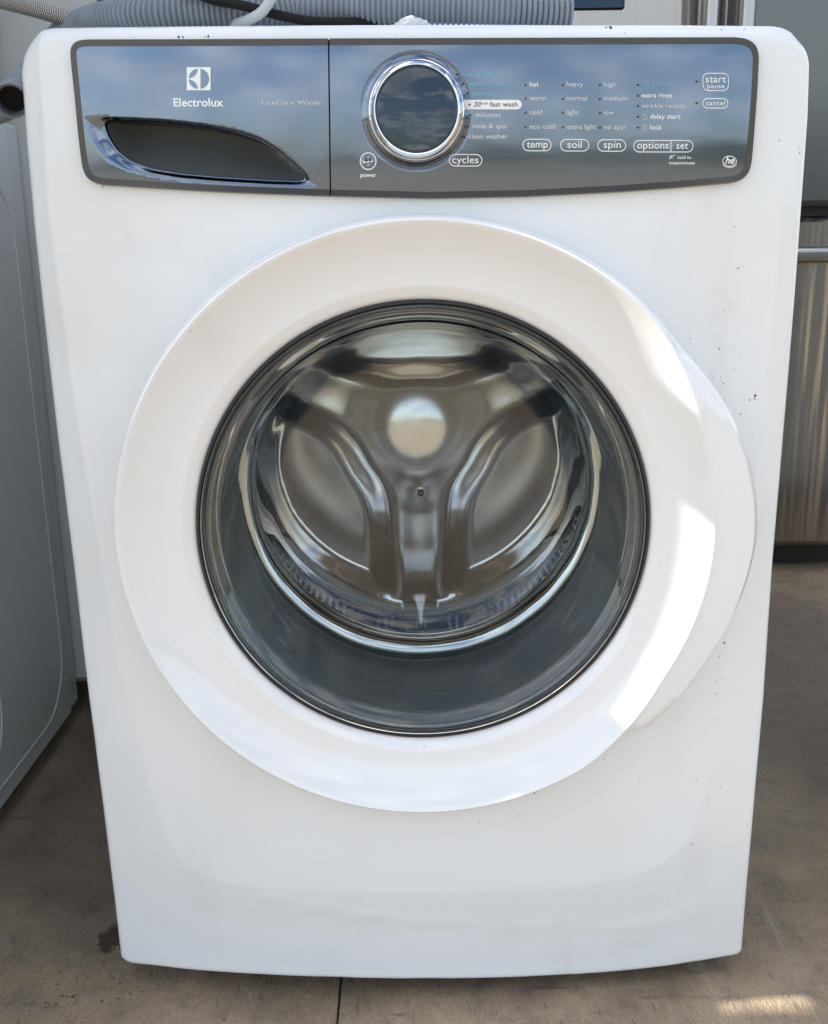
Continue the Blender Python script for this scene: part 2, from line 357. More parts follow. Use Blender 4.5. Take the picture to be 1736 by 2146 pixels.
def ccw(P):
    P = np.asarray(P); a = np.sum(P[:, 0]*np.roll(P[:, 1], -1)-np.roll(P[:, 0], -1)*P[:, 1]); return P if a > 0 else P[::-1]
def sheet(outer, holes, step, yf, extra=None):
    "triangulated sheet in x/z inside outer, outside holes, lifted to y = yf(x, z)"
    outer = ccw(outer); lo, hi = outer.min(0), outer.max(0)
    gx, gz = np.meshgrid(np.arange(lo[0]+step/2, hi[0], step), np.arange(lo[1]+step/2, hi[1], step))
    gp = np.stack([gx.ravel(), gz.ravel()], 1); gp = gp[inside(gp, outer)]
    for hl in holes: gp = gp[~inside(gp, hl)]
    gp = gp[pdist(gp, outer) > step*.45]
    for hl in holes: gp = gp[pdist(gp, hl) > step*.45]
    if extra is not None and len(extra):
        e = np.asarray(extra); e = e[inside(e, outer)]
        for hl in holes: e = e[~inside(e, hl)]
        if len(e):
            key = np.round(e/(step*.2)).astype(int); _, ix = np.unique(key, axis=0, return_index=True); e = e[ix]
            gp = np.vstack([gp, e])
    V = [Vector(p) for p in outer]; E = [(i, (i+1) % len(outer)) for i in range(len(outer))]
    for hl in holes:
        n = len(V); V += [Vector(p) for p in hl]; E += [(n+i, n+(i+1) % len(hl)) for i in range(len(hl))]
    V += [Vector(p) for p in gp]
    v, _, f, _, _, _ = delaunay_2d_cdt(V, E, [], 0, 1e-7)
    v = np.array([tuple(p) for p in v]); f = np.array([tuple(q) for q in f if len(q) == 3])
    c = v[f].mean(1); k = inside(c, outer)
    for hl in holes: k &= ~inside(c, hl)
    f = f[k]; a, b, cc = v[f[:, 0]], v[f[:, 1]], v[f[:, 2]]
    s = (b[:, 0]-a[:, 0])*(cc[:, 1]-a[:, 1])-(b[:, 1]-a[:, 1])*(cc[:, 0]-a[:, 0]); f[s < 0] = f[s < 0][:, ::-1]
    y = yf(v[:, 0], v[:, 1]); return np.stack([v[:, 0], y, v[:, 1]], 1), f
def strip(A, B, closed=True):
    "quads between two equally long 3D loops"
    n = len(A); V = list(map(tuple, A))+list(map(tuple, B)); m = n if closed else n-1
    return V, [(i, (i+1) % n, n+(i+1) % n, n+i) for i in range(m)]
def sstep(x, a, b):
    t = np.clip((x-a)/(b-a), 0, 1); return t*t*(3-2*t)
def ray(px, py):
    d = FW+RR*(px-868)/CAM_F-UU*(py-1073)/CAM_F; return d
def at_y(px, py, y):
    d = ray(px, py); t = (y-CP[1])/d[1]; return CP+d*t
def at_z(px, py, z):
    d = ray(px, py); t = (z-CP[2])/d[2]; return CP+d*t
def on(px, py, yf, it=6):
    y = -.03
    for _ in range(it):
        p = at_y(px, py, y); y = float(yf(np.array([p[0]]), np.array([p[2]]))[0])
    p = at_y(px, py, y); return (p[0], p[2])
def onp(pts, yf):
    pts = np.asarray(pts, float); D = np.array([ray(*p) for p in pts]); y = np.full(len(pts), -.03)
    for _ in range(6):
        t = (y-CP[1])/D[:, 1]; X = CP[0]+D[:, 0]*t; Z = CP[2]+D[:, 2]*t; y = yf(X, Z)
    t = (y-CP[1])/D[:, 1]; return np.stack([CP[0]+D[:, 0]*t, CP[2]+D[:, 2]*t], 1)

# ================================================================== ground and far land
def floor():
    # paving slabs of poured concrete: a far sheet, and slabs near the machines with real joints between
    xs = [-40, -6, -3.2, -.0985, 3.0, 6.1, 40]; ys = [-60, -9, -6, -3, .12+2.9, 6, 60]
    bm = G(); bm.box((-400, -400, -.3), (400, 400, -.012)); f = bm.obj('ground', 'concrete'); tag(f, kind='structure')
    g2 = None
    for i in range(len(xs)-1):
        for j in range(len(ys)-1):
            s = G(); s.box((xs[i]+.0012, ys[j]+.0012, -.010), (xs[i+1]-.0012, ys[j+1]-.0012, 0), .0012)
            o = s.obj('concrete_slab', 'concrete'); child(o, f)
floor()
def hills():
    n = 180; V = []; F = []
    for k in range(n):
        a = 2*math.pi*k/n; hgt = 5.0+2.2*math.sin(3*a+1)+1.2*math.sin(11*a)+1.0*math.sin(29*a+2)+random.uniform(-.5, .5)
        for r_, z in ((150, -1), (158, hgt*.7), (170, hgt), (220, hgt*.5)): V.append((r_*math.sin(a), r_*math.cos(a), z))
    for k in range(n):
        for j in range(3): F.append((k*4+j, k*4+j+1, ((k+1) % n)*4+j+1, ((k+1) % n)*4+j))
    tag(mesh('hills', V, F, 'hill', smooth=False), kind='structure')
hills()

def grit():
    g = G()
    for px, py, r_ in [(1520, 1985, 3), (1500, 1990, 2), (1590, 1925, 2.4), (1620, 2080, 2), (1575, 2000, 1.6), (247, 1985, 3.2), (251, 1978, 2), (145, 2085, 2.2), (980, 2092, 1.8), (1010, 2120, 1.4), (1370, 2070, 1.6), (1425, 2078, 1.4), (120, 1640, 1.4), (1680, 1720, 1.6), (1610, 1800, 1.3), (530, 2100, 1.4)]+[(random.uniform(0, 1736), random.uniform(2060, 2140), random.uniform(.5, 1.0)) for _ in range(60)]+[(random.uniform(1600, 1736), random.uniform(1400, 2060), random.uniform(.5, .9)) for _ in range(40)]+[(random.uniform(0, 220), random.uniform(1850, 2060), random.uniform(.5, .9)) for _ in range(30)]:
        p = at_z(px, py, 0); s_ = r_*.0005; a = random.uniform(0, 3)
        c = [(s_*random.uniform(.7, 1.3)*math.cos(a+k*math.pi/2), s_*random.uniform(.4, 1.)*math.sin(a+k*math.pi/2)) for k in range(4)]
        V = [(p[0]+u, p[1]+v, .0002) for u, v in c]+[(p[0]+u*.5, p[1]+v*.5, s_*.7) for u, v in c]
        g.add(V, [(3, 2, 1, 0), (4, 5, 6, 7)]+[(k, (k+1) % 4, 4+(k+1) % 4, 4+k) for k in range(4)])
    o = g.obj('grit', 'gritmat'); tag(o, 'pale grit and plaster crumbs scattered on the concrete floor', 'grit', kind='stuff')
M['gritmat'] = mat('pale_grit', (.55, .52, .46), .8)
grit()
# ================================================================== the washing machine
WM = empty('washing_machine', (0, .35, 0), 'white front-loading washer with round glass door and silver-blue control panel, centre of the picture', 'washing machine')
BOW, HW = .030, .343
def base(x, z): return -BOW*(1-np.clip(np.abs(x)/HW, 0, 1.05)**2.2)
U_PX = [(60, 40), (82.6, 82), (94.9, 246), (105.4, 421.6), (121, 560), (140.5, 702.7), (175, 940), (217.5, 1173.6), (244.7, 1355), (272, 1468), (317, 1645), (340, 1715), (362.5, 1767), (398.8, 1812.6), (453, 1840), (521, 1853), (584.5, 1860), (740, 1867), (890, 1868), (1040, 1864), (1173.6, 1855), (1291.5, 1840), (1355, 1822), (1409, 1790), (1445.6, 1749), (1468, 1686), (1491, 1595), (1503, 1491), (1525, 1332), (1550, 1170), (1578, 1014.8), (1603, 805.5), (1625, 590), (1641, 404.5), (1648, 246), (1653.5, 84.4), (1680, 40)]
UX = onp(U_PX, lambda x, z: base(x, z)-.006); UX = catmull(UX, 4); UX[0] += (-.05, .05); UX[-1] += (.05, .05)
UPOLY = np.vstack([UX, [[.5, 1.2]], [[-.5, 1.2]]])
OUT_PX = [(253.8, 2003), (217.5, 1686), (188, 1454), (156, 1173.6), (128, 952), (105.4, 752), (79, 500), (63, 330), (52, 190), (47, 128), (48, 112), (54, 98), (66, 82), (80, 68), (93, 60), (110, 57), (300, 54.5), (600, 52), (868, 50.5), (1200, 51), (1500, 52), (1622, 53), (1642, 57), (1660, 66), (1680, 85), (1690, 100), (1693, 118), (1692, 160), (1689, 250), (1678, 397.5), (1664, 598), (1652.5, 753), (1617.7, 1173.6), (1599.6, 1454.6), (1583.7, 1626.7), (1556.5, 1966.6), (1555, 1990)]
BOT_PX = [(1551, 1999), (1540, 2003), (1500, 2010), (1400, 2026), (1300, 2037), (1150, 2047), (1000, 2052), (868, 2053), (700, 2050), (550, 2044), (400, 2034), (310, 2024), (275, 2020), (262, 2015)]
OUTL = np.vstack([onp(OUT_PX, lambda x, z: base(x, z)+.004), onp(BOT_PX, lambda x, z: base(x, z)+.002)])
OUTL = ccw(resample(OUTL, .005))
FOLD = onp([(560, 1878), (700, 1905), (860, 1930), (1050, 1942), (1300, 1945), (1480, 1920)], lambda x, z: base(x, z)-.006)
def front(x, z, edge=True):
    P = np.stack([x, z], 1); ins = inside(P, UPOLY); d = pdist(P, UX, False)
    wd = .026+.074*sstep(z, .62, .14)*1.0; out = np.where(ins, 0, d)
    y = base(x, z)-.009+.0065*np.clip(out/wd, 0, 1)+.0030*np.clip(out/.05, 0, 1)*sstep(z, .60, .35)
    y -= np.where(z > .3, .0005, .0)*np.exp(-(d/.0035)**2)*sstep(z, .3, .5)
    y -= .0007*np.exp(-(pdist(P, FOLD, False)/.007)**2)
    if edge:
        do = pdist(P, OUTL); top = sstep(z, .93, .955); r = .005+.010*top; q = np.clip(r-do, 0, None); y += r-np.sqrt(np.clip(r*r-q*q, 0, None))
        y += top*.003*np.clip(1-do/.03, 0, 1)
    return y
DC = (-.0016, .5272)           # door centre
ang = np.linspace(0, 2*math.pi, 181)[:-1]
hole = np.stack([DC[0]+.232*np.cos(ang), DC[1]+.232*np.sin(ang)], 1)
PAN_PX = [(150, 104), (156, 92), (166, 86), (182, 83.5), (420, 83), (690, 81.5), (1100, 80), (1540, 79), (1562, 82), (1577, 91), (1585, 103), (1588, 120), (1584, 200), (1578, 280), (1573, 340), (1568, 362), (1557, 376), (1540, 384), (1420, 395), (1300, 404), (1100, 414), (900, 418), (690, 413), (500, 406), (400, 401), (300, 394.5), (215, 389), (196, 384), (182, 371), (175, 350), (167, 285), (158, 190), (151, 125)]
ysp = lambda x, z: base(x, z)-.009
PAN = ccw(resample(onp(smoothpoly(PAN_PX, 6, 3), ysp), .003))
def insert_x(P, xv, upper):
    out = []; n = len(P); zm = P[:, 1].mean()
    for i in range(n):
        a, b = P[i], P[(i+1) % n]; out.append(a)
        if (a[0]-xv)*(b[0]-xv) < 0 and ((a[1] > zm) == upper): out.append(a+(b-a)*(xv-a[0])/(b[0]-a[0]))
    return np.array(out)
SXT, SXB = at_y(690, 82, -.04)[0], at_y(693, 410, -.04)[0]
for e in (-.00065, .00065): PAN = insert_x(insert_x(PAN, SXT+e, True), SXB+e, False)
DR_PX = [(222, 250), (300, 252), (360, 256), (430, 264), (490, 276), (540, 292), (575, 312), (605, 336), (630, 358), (643, 371), (640, 377), (625, 379.5), (560, 377), (460, 371), (380, 364), (320, 354), (275, 338), (245, 315), (228, 288), (218, 262)]
POCK = ccw(resample(onp(smoothpoly(DR_PX, 4, 4), ysp), .002))
FL_PX = [(176, 243), (260, 248), (360, 253), (440, 262), (500, 273), (550, 289), (590, 313), (625, 342), (655, 374), (672, 390), (655, 394), (560, 391), (440, 384), (340, 374), (270, 360), (225, 338), (198, 305), (184, 270)]
FLARE = ccw(resample(onp(smoothpoly(FL_PX, 4, 3), ysp), .003))
phole = offset(POCK, -.004)
crease = np.vstack([resample(UX, .004, False), resample(UX, .004, False)+(.003, .0), resample(UX, .004, False)-(.003, .0), resample(UX, .004, False)+(.0, .003), resample(UX, .004, False)-(0, .003)]+[offset(OUTL, d) for d in (.0006, .002, .004, .007, .011, .015)])
V, F = sheet(OUTL, [hole, resample(phole, .004)], .010, front, crease)
NFP = len(V); Fp = G().add(V, [tuple(f) for f in F])
def ring3(P, yf, dy=0): P = np.asarray(P); return np.stack([P[:, 0], yf(P[:, 0], P[:, 1])+dy, P[:, 1]], 1)
A = ring3(OUTL, front); B = A.copy(); B[:, 1] = .05; Fp.add(*strip(A, B))
hA = ring3(hole, front); hB = hA.copy(); hB[:, 1] = .02; Fp.add(*strip(hA, hB))
fp = mesh('front_panel', Fp.V, Fp.F, 'white', smooth=True, angle=50); child(fp, WM); analytic_normals(fp, NFP, front)
# cabinet behind the front panel
cab = G(); inn = offset(OUTL, .004); a0 = np.stack([inn[:, 0], np.full(len(inn), .046), inn[:, 1]], 1); a1 = a0.copy(); a1[:, 1] = .70
cab.add(*strip(a0, a1)); cab.add([tuple(p) for p in a1], [tuple(range(len(a1)))]); cab.obj('cabinet', 'white', WM, True, 40)
for x in (-.28, .28):
    for y in (.12, .62):
        f = G(); f.tube([(x, y, 0), (x, y, .012), (x, y, .0121), (x, y, .03)], .02, 20, rad=[.024, .022, .010, .010]); f.obj('foot', 'foot', WM)

# ---- control panel and detergent drawer
KC_PX = (872.5, 233)
KC = on(*KC_PX, lambda x, z: base(x, z)-.020)
kr = (at_y(975, 233, -.05)[0]-at_y(771, 233, -.05)[0])/2
KC = ((at_y(975, 233, -.05)[0]+at_y(771, 233, -.05)[0])/2, (at_y(873, 128, -.045)[2]+at_y(873, 337, -.045)[2])/2)
def fasc(x, z):
    P = np.stack([x, z], 1); y = base(x, z)-.0150+.0016*((z-.918)/.068)**2              # panel is slightly crowned
    r = np.hypot(x-KC[0], z-KC[1]); y += .0045*(1-sstep(r, kr*.98, kr*1.17))
    insf = inside(P, FLARE); dp = pdist(P, POCK); df = pdist(P, FLARE); s = np.where(insf, df/(df+dp+1e-6), 0)
    y += .0060*sstep(s, 0, 1.25)
    return y
PIN = offset(PAN, .0060)
sxt, sxb = SXT, SXB
ztop, zbot = PAN[:, 1].max(), PAN[:, 1].min()
def seam(z): return sxt+(sxb-sxt)*(ztop-z)/(ztop-zbot)
def clip_side(P, side, gap=.00065):
    P = np.asarray(P); out = []; n = len(P); sgn = -1 if side == 'L' else 1
    s = sgn*(P[:, 0]-(np.array([seam(z) for z in P[:, 1]])+sgn*gap))
    for i in range(n):
        j = (i+1) % n
        if s[i] >= 0: out.append(P[i])
        if (s[i] >= 0) != (s[j] >= 0): t = s[i]/(s[i]-s[j]); out.append(P[i]+t*(P[j]-P[i]))
    return np.array(out)
def bezel_part(side):
    g = G(); n = len(PAN)
    O = PAN; I = PIN; mid = offset(PAN, .0008)
    c = O[:, 0]; zm = O[:, 1].mean(); s0 = np.where(O[:, 1] > zm, SXT, SXB); k = (c <= s0-.0006) if side == 'L' else (c >= s0+.0006)
    A = ring3(O, base, -.0075); Mi = ring3(mid, base, -.0150); B = np.stack([I[:, 0], fasc(I[:, 0], I[:, 1])-.0002, I[:, 1]], 1)
    V = np.vstack([A, Mi, B]); F = []
    for i in range(n):
        j = (i+1) % n
        if k[i] and k[j]: F += [(i, j, n+j, n+i), (n+i, n+j, 2*n+j, 2*n+i)]
    return g.add(V, F)
RF = clip_side(PIN, 'R'); LF = clip_side(PIN, 'L')
dial_rings = np.array([[KC[0]+r*math.cos(a), KC[1]+r*math.sin(a)] for r in np.linspace(kr*.95, kr*1.22, 9) for a in np.linspace(0, 2*math.pi, 97)[:-1]])
V, F = sheet(RF, [], .003, fasc, dial_rings)
CPN = child(mesh('control_panel', V, F, 'fascia', smooth=True), WM); analytic_normals(CPN, len(V), fasc)
bezel_part('R').obj('bezel', 'bezel', None, True, 35).parent = CPN
fl_extra = np.vstack([offset(FLARE, d) for d in (.0, .0015, .003, .005, .008)]+[offset(POCK, -d) for d in (.001, .002, .0035, .0055)])
V, F = sheet(LF, [POCK], .0022, fasc, fl_extra); NDR = len(V)
g = G().add(V, [tuple(f) for f in F]); A = ring3(POCK, fasc); B = A.copy(); B[:, 1] += .0022; g.add(*strip(A, B))
DRW = child(mesh('detergent_drawer', g.V, g.F, 'fascia', smooth=True, angle=45), WM); analytic_normals(DRW, NDR, fasc)
bezel_part('L').obj('bezel', 'bezel', None, True, 35).parent = DRW
# dark back plate that shows in the seam
bk = G(); PB = offset(PAN, .001); V, F = sheet(PB, [resample(offset(POCK, -.002), .004)], .012, lambda x, z: base(x, z)-.0098); bk.add(V, [tuple(f) for f in F]); o = bk.obj('panel_backing', 'gap'); o.parent = CPN
# handle pocket
PI_ = offset(POCK, .0005)
xs_ = np.linspace(POCK[:, 0].min(), POCK[:, 0].max(), 200)
def span(x):
    c = POCK; z = []
    for i in range(len(c)):
        a, b = c[i], c[(i+1) % len(c)]
        if (a[0]-x)*(b[0]-x) <= 0 and a[0] != b[0]: z.append(a[1]+(b[1]-a[1])*(x-a[0])/(b[0]-a[0]))
    return (min(z), max(z)) if z else (0, 0)
sp = np.array([span(x) for x in xs_[1:-1]]); 
def pocket(x, z):
    P = np.stack([x, z], 1); d = pdist(P, POCK); zb = np.interp(x, xs_[1:-1], sp[:, 0]); zt = np.interp(x, xs_[1:-1], sp[:, 1])
    t = np.clip((z-zb)/(zt-zb+1e-6), 0, 1)
    dep = .030*np.sin(np.clip(t, 0, 1)*math.pi/2)**.9
    xl = np.clip((x-xs_[0])/.022, 0, 1); xr = np.clip((xs_[-1]-x)/.05, 0, 1)
    dep *= np.sin(xl*math.pi/2)**.8*np.sin(xr*math.pi/2)**.8
    return fasc(x, z)*0+base(x, z)-.0150+.0105+dep*.9
V, F = sheet(resample(PI_, .002), [], .003, pocket)
NP_ = len(V); hr = mesh('handle_recess', V, F, 'pocket', smooth=True); hr.parent = DRW
A = ring3(resample(PI_, .002), pocket); B = ring3(resample(PI_, .002), fasc, .0018); g = G().add(*strip(A, B)); o = mesh('recess_wall', g.V, g.F, 'gap', smooth=True); o.parent = DRW

# ---- print helpers: flat print laid on the fascia
def lay(V2, off=.0005): V2 = np.asarray(V2); return np.stack([V2[:, 0], fasc(V2[:, 0], V2[:, 1])-off, V2[:, 1]], 1)
fcount = [0]
def glyphs(txt, thick=0., shear=0.):
    cu = bpy.data.curves.new('t', 'FONT'); cu.body = txt; cu.size = 1; cu.offset = thick; cu.shear = shear; cu.resolution_u = 3
    o = bpy.data.objects.new('t', cu); COL.objects.link(o); bpy.context.view_layer.update()
    me = bpy.data.meshes.new_from_object(o.evaluated_get(bpy.context.evaluated_depsgraph_get()))
    V = np.array([(v.co.x, v.co.y) for v in me.vertices]); F = [tuple(p.vertices) for p in me.polygons]
    bpy.data.objects.remove(o); bpy.data.curves.remove(cu); bpy.data.meshes.remove(me); return V, F
def text(txt, x0, x1, yb, hpx, m='print', thick=.0, shear=0., off=.0005):
    "letters from pixel x0 to x1, baseline yb, height of an ascender hpx, laid on the fascia"
    V, F = glyphs(txt, thick, shear); lo = V.min(0)
    a = on(x0, yb, fasc); b = on(x1, yb, fasc); c = on(x0, yb-hpx, fasc)
    s = (b[0]-a[0])/(V[:, 0].max()-lo[0]); sz = (c[1]-a[1])/.70; zs = (b[1]-a[1])/(b[0]-a[0])
    X = a[0]+(V[:, 0]-lo[0])*s; Z = a[1]+V[:, 1]*sz+(X-a[0])*zs
    return lay(np.stack([X, Z], 1), off), F
def T(name, txt, x0, x1, yb, h, parent, m='print', thick=.0, shear=0., off=.0005):
    V, F = text(txt, x0, x1, yb, h, m, thick, shear, off); o = mesh(name, V, F, m, smooth=False); o.parent = parent; return o
def rrect(x0, y0, x1, y1, r, n=8):
    P = []
    for cx, cy_, a0 in ((x1-r, y0+r, -90), (x1-r, y1-r, 0), (x0+r, y1-r, 90), (x0+r, y0+r, 180)):
        for k in range(n+1): a = R(a0+90*k/n); P.append((cx+r*math.cos(a), cy_+r*math.sin(a)))
    return P
def band(P, wpx, off=.0005):
    P = resample(P, 2.0); O = onp(P, fasc); O = O if np.allclose(ccw(O), O) else O
    O = ccw(O); s = (on(900+wpx, 300, fasc)[0]-on(900, 300, fasc)[0]); I = offset(O, s)
    A = lay(O, off); B = lay(I, off); return strip(A, B)
def solid(P, off=.0005): O = ccw(onp(P, fasc)); return [tuple(v) for v in lay(O, off)], [tuple(range(len(O)))]
def button(txts, box, r, label, divider=None):
    g = G(); g.add(*band(rrect(*box, r), 1.7))
    for t_, x0, x1, yb, h in txts: V, F = text(t_, x0, x1, yb, h, thick=.004); g.add(V, F)
    if divider:
        for dx in (-1.6, 1.6): g.add(*solid([(divider+dx-.6, box[1]), (divider+dx+.6, box[1]), (divider+dx+.6, box[3]), (divider+dx-.6, box[3])]))
    o = mesh('button', g.V, g.F, 'print', smooth=False); o.parent = CPN; o['label'] = label
button([('temp', 1104, 1148, 309.5, 15)], (1095, 291, 1156, 317), 13, 'oval outline button reading temp')
button([('soil', 1189, 1219, 310, 15)], (1174, 291.5, 1235, 317.5), 13, 'oval outline button reading soil')
button([('spin', 1265, 1301, 310, 15)], (1252, 292, 1312, 318), 13, 'oval outline button reading spin')
button([('options', 1335, 1401, 311.5, 15), ('set', 1417, 1442, 312, 15)], (1327, 293.5, 1453, 319.5), 13, 'long outline button reading options and set', 1406)
button([('cycles', 948, 1003, 342, 15)], (941, 323, 1011, 349), 13, 'oval outline button reading cycles')
button([('start', 1478, 1521, 173, 15), ('pause', 1482, 1518, 185, 9)], (1472, 153, 1527, 191), 12, 'rounded outline button reading start pause')
button([('cancel', 1479, 1519, 221, 10)], (1472, 206, 1526, 227.5), 10, 'oval outline button reading cancel')
for t_, x0, x1, yc, m_, h in [('heavy duty', 968, 1039, 161, 'cyan', 9.5), ('whitest whites', 982, 1068, 181, 'cyan', 9.5), ('normal', 990, 1034, 200.5, 'cyan', 9.5),
        ('delicates', 995, 1050, 245.5, 'print2', 10), ('rinse & spin', 990, 1062, 269, 'print2', 10), ('clean washer', 982, 1064, 290.5, 'print2', 10),
        ('hot', 1110, 1129, 181.5, 'print', 10), ('warm', 1110, 1144, 210.5, 'print2', 10), ('cold', 1110, 1136, 240, 'print2', 10), ('eco cold', 1110, 1163, 270, 'print2', 10),
        ('heavy', 1187, 1222, 181.5, 'print2', 10), ('normal', 1187, 1230, 210.5, 'print2', 10), ('light', 1187, 1213, 240.5, 'print2', 10), ('extra light', 1188, 1249, 270.5, 'print2', 10),
        ('high', 1265, 1291, 182, 'print2', 10), ('medium', 1265, 1315, 211, 'print2', 10), ('low', 1265, 1286, 240.5, 'print2', 10), ('no spin', 1265, 1311, 271, 'print2', 10),
        ('StainSoak', 1344, 1403, 182, 'cyan', 10), ('extra rinse', 1344, 1408, 204.5, 'print', 9.5), ('wrinkle release', 1344, 1435, 226.5, 'print2', 9.5),
        ('delay start', 1362, 1426, 249, 'print', 10), ('lock', 1362, 1387, 271.5, 'print', 10), ('hold to', 1420, 1448, 333, 'print', 6.5), ('mute/unmute', 1402, 1456, 344.5, 'print', 6.5), ('power', 756, 789, 371, 'print', 9)]:
    T('lettering', t_, x0, x1, yc, h, CPN, m_, .012)
# highlighted cycle
xs2 = np.linspace(968, 1083.5, 40); up_ = [(x, 209.5) for x in xs2]+[(1083.5+10*math.sin(R(a)), 219.5-10*math.cos(R(a))) for a in range(10, 90, 10)]
dn_ = [(x, 439-y) for x, y in up_]; g = G(); rows = [lay(onp([(u[0], u[1]+(d[1]-u[1])*f) for u, d in zip(up_, dn_)], fasc), .0006) for f in np.linspace(0, 1, 5)]
for a, b in zip(rows[:-1], rows[1:]): g.add(*strip(a, b, False))
o = mesh('cycle_pointer', g.V, g.F, 'print', smooth=False); o.parent = CPN
g = G(); g.add(*text('20', 993, 1008, 223.5, 10, thick=.003, shear=.2, off=.0009)); g.add(*text('min', 1009, 1023, 219, 5, off=.0009)); g.add(*text('fast wash', 1027, 1085, 223.5, 10, thick=.003, off=.0009))
o = mesh('lettering', g.V, g.F, 'ink', smooth=False); o.parent = CPN
def disc(px, py, rpx, m, name='indicator_light', off=.0010, n=14, ell=1):
    g = G(); g.add(*solid([(px+rpx*math.cos(2*math.pi*k/n), py+rpx*ell*math.sin(2*math.pi*k/n)) for k in range(n)], off)); o = mesh(name, g.V, g.F, m, smooth=False); o.parent = CPN
for x, y in [(957, 157), (969.5, 176.5), (978.5, 196.5), (984, 219.5), (984, 241.5), (979, 265), (971.5, 286.5)]+[(1102, y) for y in (178, 206.5, 236.5, 266.5)]+[(1180, y) for y in (178, 207, 236.5, 267)]+[(1258, y) for y in (178.5, 207.5, 237, 267.5)]+[(1338, y) for y in (178, 200.5, 222.5, 245, 267.5)]+[(1461, 171), (1461, 216)]:
    disc(x, y, 2.2, 'ink')
def icon(name, polys, m='print', label=None):
    g = G()
    for p in polys: g.add(*p)
    o = mesh(name, g.V, g.F, m, smooth=False); o.parent = CPN
    if label: o['label'] = label
circ = lambda x, y, rx, ry=None, n=32: [(x+rx*math.cos(2*math.pi*k/n), y+(ry or rx)*math.sin(2*math.pi*k/n)) for k in range(n)]
icon('clock_icon', [band(circ(1350.5, 245, 6.2), 1.0), solid([(1350, 241), (1351, 241), (1351, 245.4), (1350, 245.4)]), solid([(1350, 244.6), (1354, 244.6), (1354, 245.6), (1350, 245.6)])], 'print2')
icon('padlock_icon', [band(rrect(1345.5, 261.5, 1356, 273, 1.5), 1.0), solid([(1347.5, 265), (1354, 265), (1354, 266), (1347.5, 266)]), solid([(1349.5, 268.5), (1352, 268.5), (1352, 269.5), (1349.5, 269.5)])], 'print2')
icon('mute_icon', [solid([(1402, 333), (1415, 323), (1416, 324), (1403, 334.5)]), solid([(1403, 327), (1406, 327), (1409, 324), (1409, 333), (1406, 330.5), (1403, 330.5)])], 'print2')
icon('he_emblem', [band(circ(1529, 338, 15, 11.5), 1.6), band([(1529+(16.5-1*0)*math.cos(R(a)), 339.5+12.5*math.sin(R(a))) for a in range(20, 161, 10)]+[(1529+16*math.cos(R(a)), 338.5+12*math.sin(R(a))) for a in range(160, 19, -10)], .6)]+[text('he', 1519.5, 1539, 343, 15, thick=.02, shear=.25)], 'print')
# power key
PWC = on(772, 338, fasc)
def lathe_y(c, prof, n=64, close=False):
    V = []; F = []
    for r_, y in prof:
        for k in range(n): a = 2*math.pi*k/n; V.append((c[0]+r_*math.cos(a), y, c[1]+r_*math.sin(a)))
    for j in range(len(prof)-1):
        for k in range(n): F.append((j*n+k, (j+1)*n+k, (j+1)*n+(k+1) % n, j*n+(k+1) % n))
    if close: F.append(tuple((len(prof)-1)*n+k for k in range(n)))
    return V, F
pr = (on(789, 338, fasc)[0]-on(755, 338, fasc)[0])/2; y0 = float(fasc(np.array([PWC[0]]), np.array([PWC[1]]))[0])
V, F = lathe_y(PWC, [(pr*1.04, y0+.001), (pr*1.02, y0-.0011), (pr*.90, y0-.0011), (pr*.86, y0-.0002)]); o = mesh('power_ring', V, F, 'print', angle=40); o.parent = CPN
V, F = lathe_y(PWC, [(pr*.85, y0-.0004), (pr*.8, y0-.0011), (pr*.5, y0-.0008), (pr*.2, y0-.0006)], close=True); o = mesh('power_button', V, F, 'fascia'); o.parent = CPN
icon('power_mark', [solid([(771.4, 328), (772.6, 328), (772.6, 349), (771.4, 349)], .0022), solid([(761, 336.5), (762.6, 336.5), (762.6, 343), (761, 343)], .0022), solid([(763, 340), (782, 337.5), (782, 339.5), (763, 342)], .0022)])
# dial
ky = float(base(np.array([KC[0]]), 0)[0])-.007
V, F = lathe_y(KC, [(kr*1.0, ky), (kr*1.0, ky-.013), (kr*.985, ky-.0155), (kr*.97, ky-.0163), (kr*.955, ky-.0165), (kr*.90, ky-.0200), (kr*.865, ky-.0214), (kr*.845, ky-.0214), (kr*.832, ky-.0205), (kr*.826, ky-.0190)], 128)
DIAL = child(mesh('dial', V, F, 'chrome', angle=30), WM)
V, F = lathe_y(KC, [(kr*.83, ky-.0188)]+[(kr*.818*u, ky-.0194-.0006*(1-u*u)) for u in np.linspace(1, .004, 26)], 128, True)
o = mesh('dial_glass', V, F, 'blackglass'); o.parent = DIAL
# drawer print
T('lettering', 'Electrolux', 365, 469, 223, 17, DRW, 'logo', .022)
T('lettering', 'LuxCare Wash', 550, 670, 219.5, 9, DRW, 'print2', .004)
o = mesh('brand_emblem', *solid([(392, 141), (442, 141), (442, 189.5), (392, 189.5)]), 'logo', smooth=False); o.parent = DRW
cxl, cyl, rl = 417.5, 165.3, 21.2
def arc(a0, a1, n=14): return [(cxl+rl*math.cos(R(a0+(a1-a0)*k/n)), cyl-rl*math.sin(R(a0+(a1-a0)*k/n))) for k in range(n+1)]
def bez(p0, p1, p2, n=10): return [tuple((1-t)**2*np.array(p0)+2*t*(1-t)*np.array(p1)+t*t*np.array(p2)) for t in np.linspace(0, 1, n+1)[1:-1]]
g = G(); lob = arc(80, -80); g.add(*solid(lob, .0009))
u = arc(97, 176); g.add(*solid(u+bez(u[-1], (cxl-4, cyl-5), u[0]), .0009))
u = arc(184, 263); g.add(*solid(u+bez(u[-1], (cxl-4, cyl+5), u[0]), .0009))
o = mesh('emblem_mark', g.V, g.F, 'fascia', smooth=False); o.parent = DRW

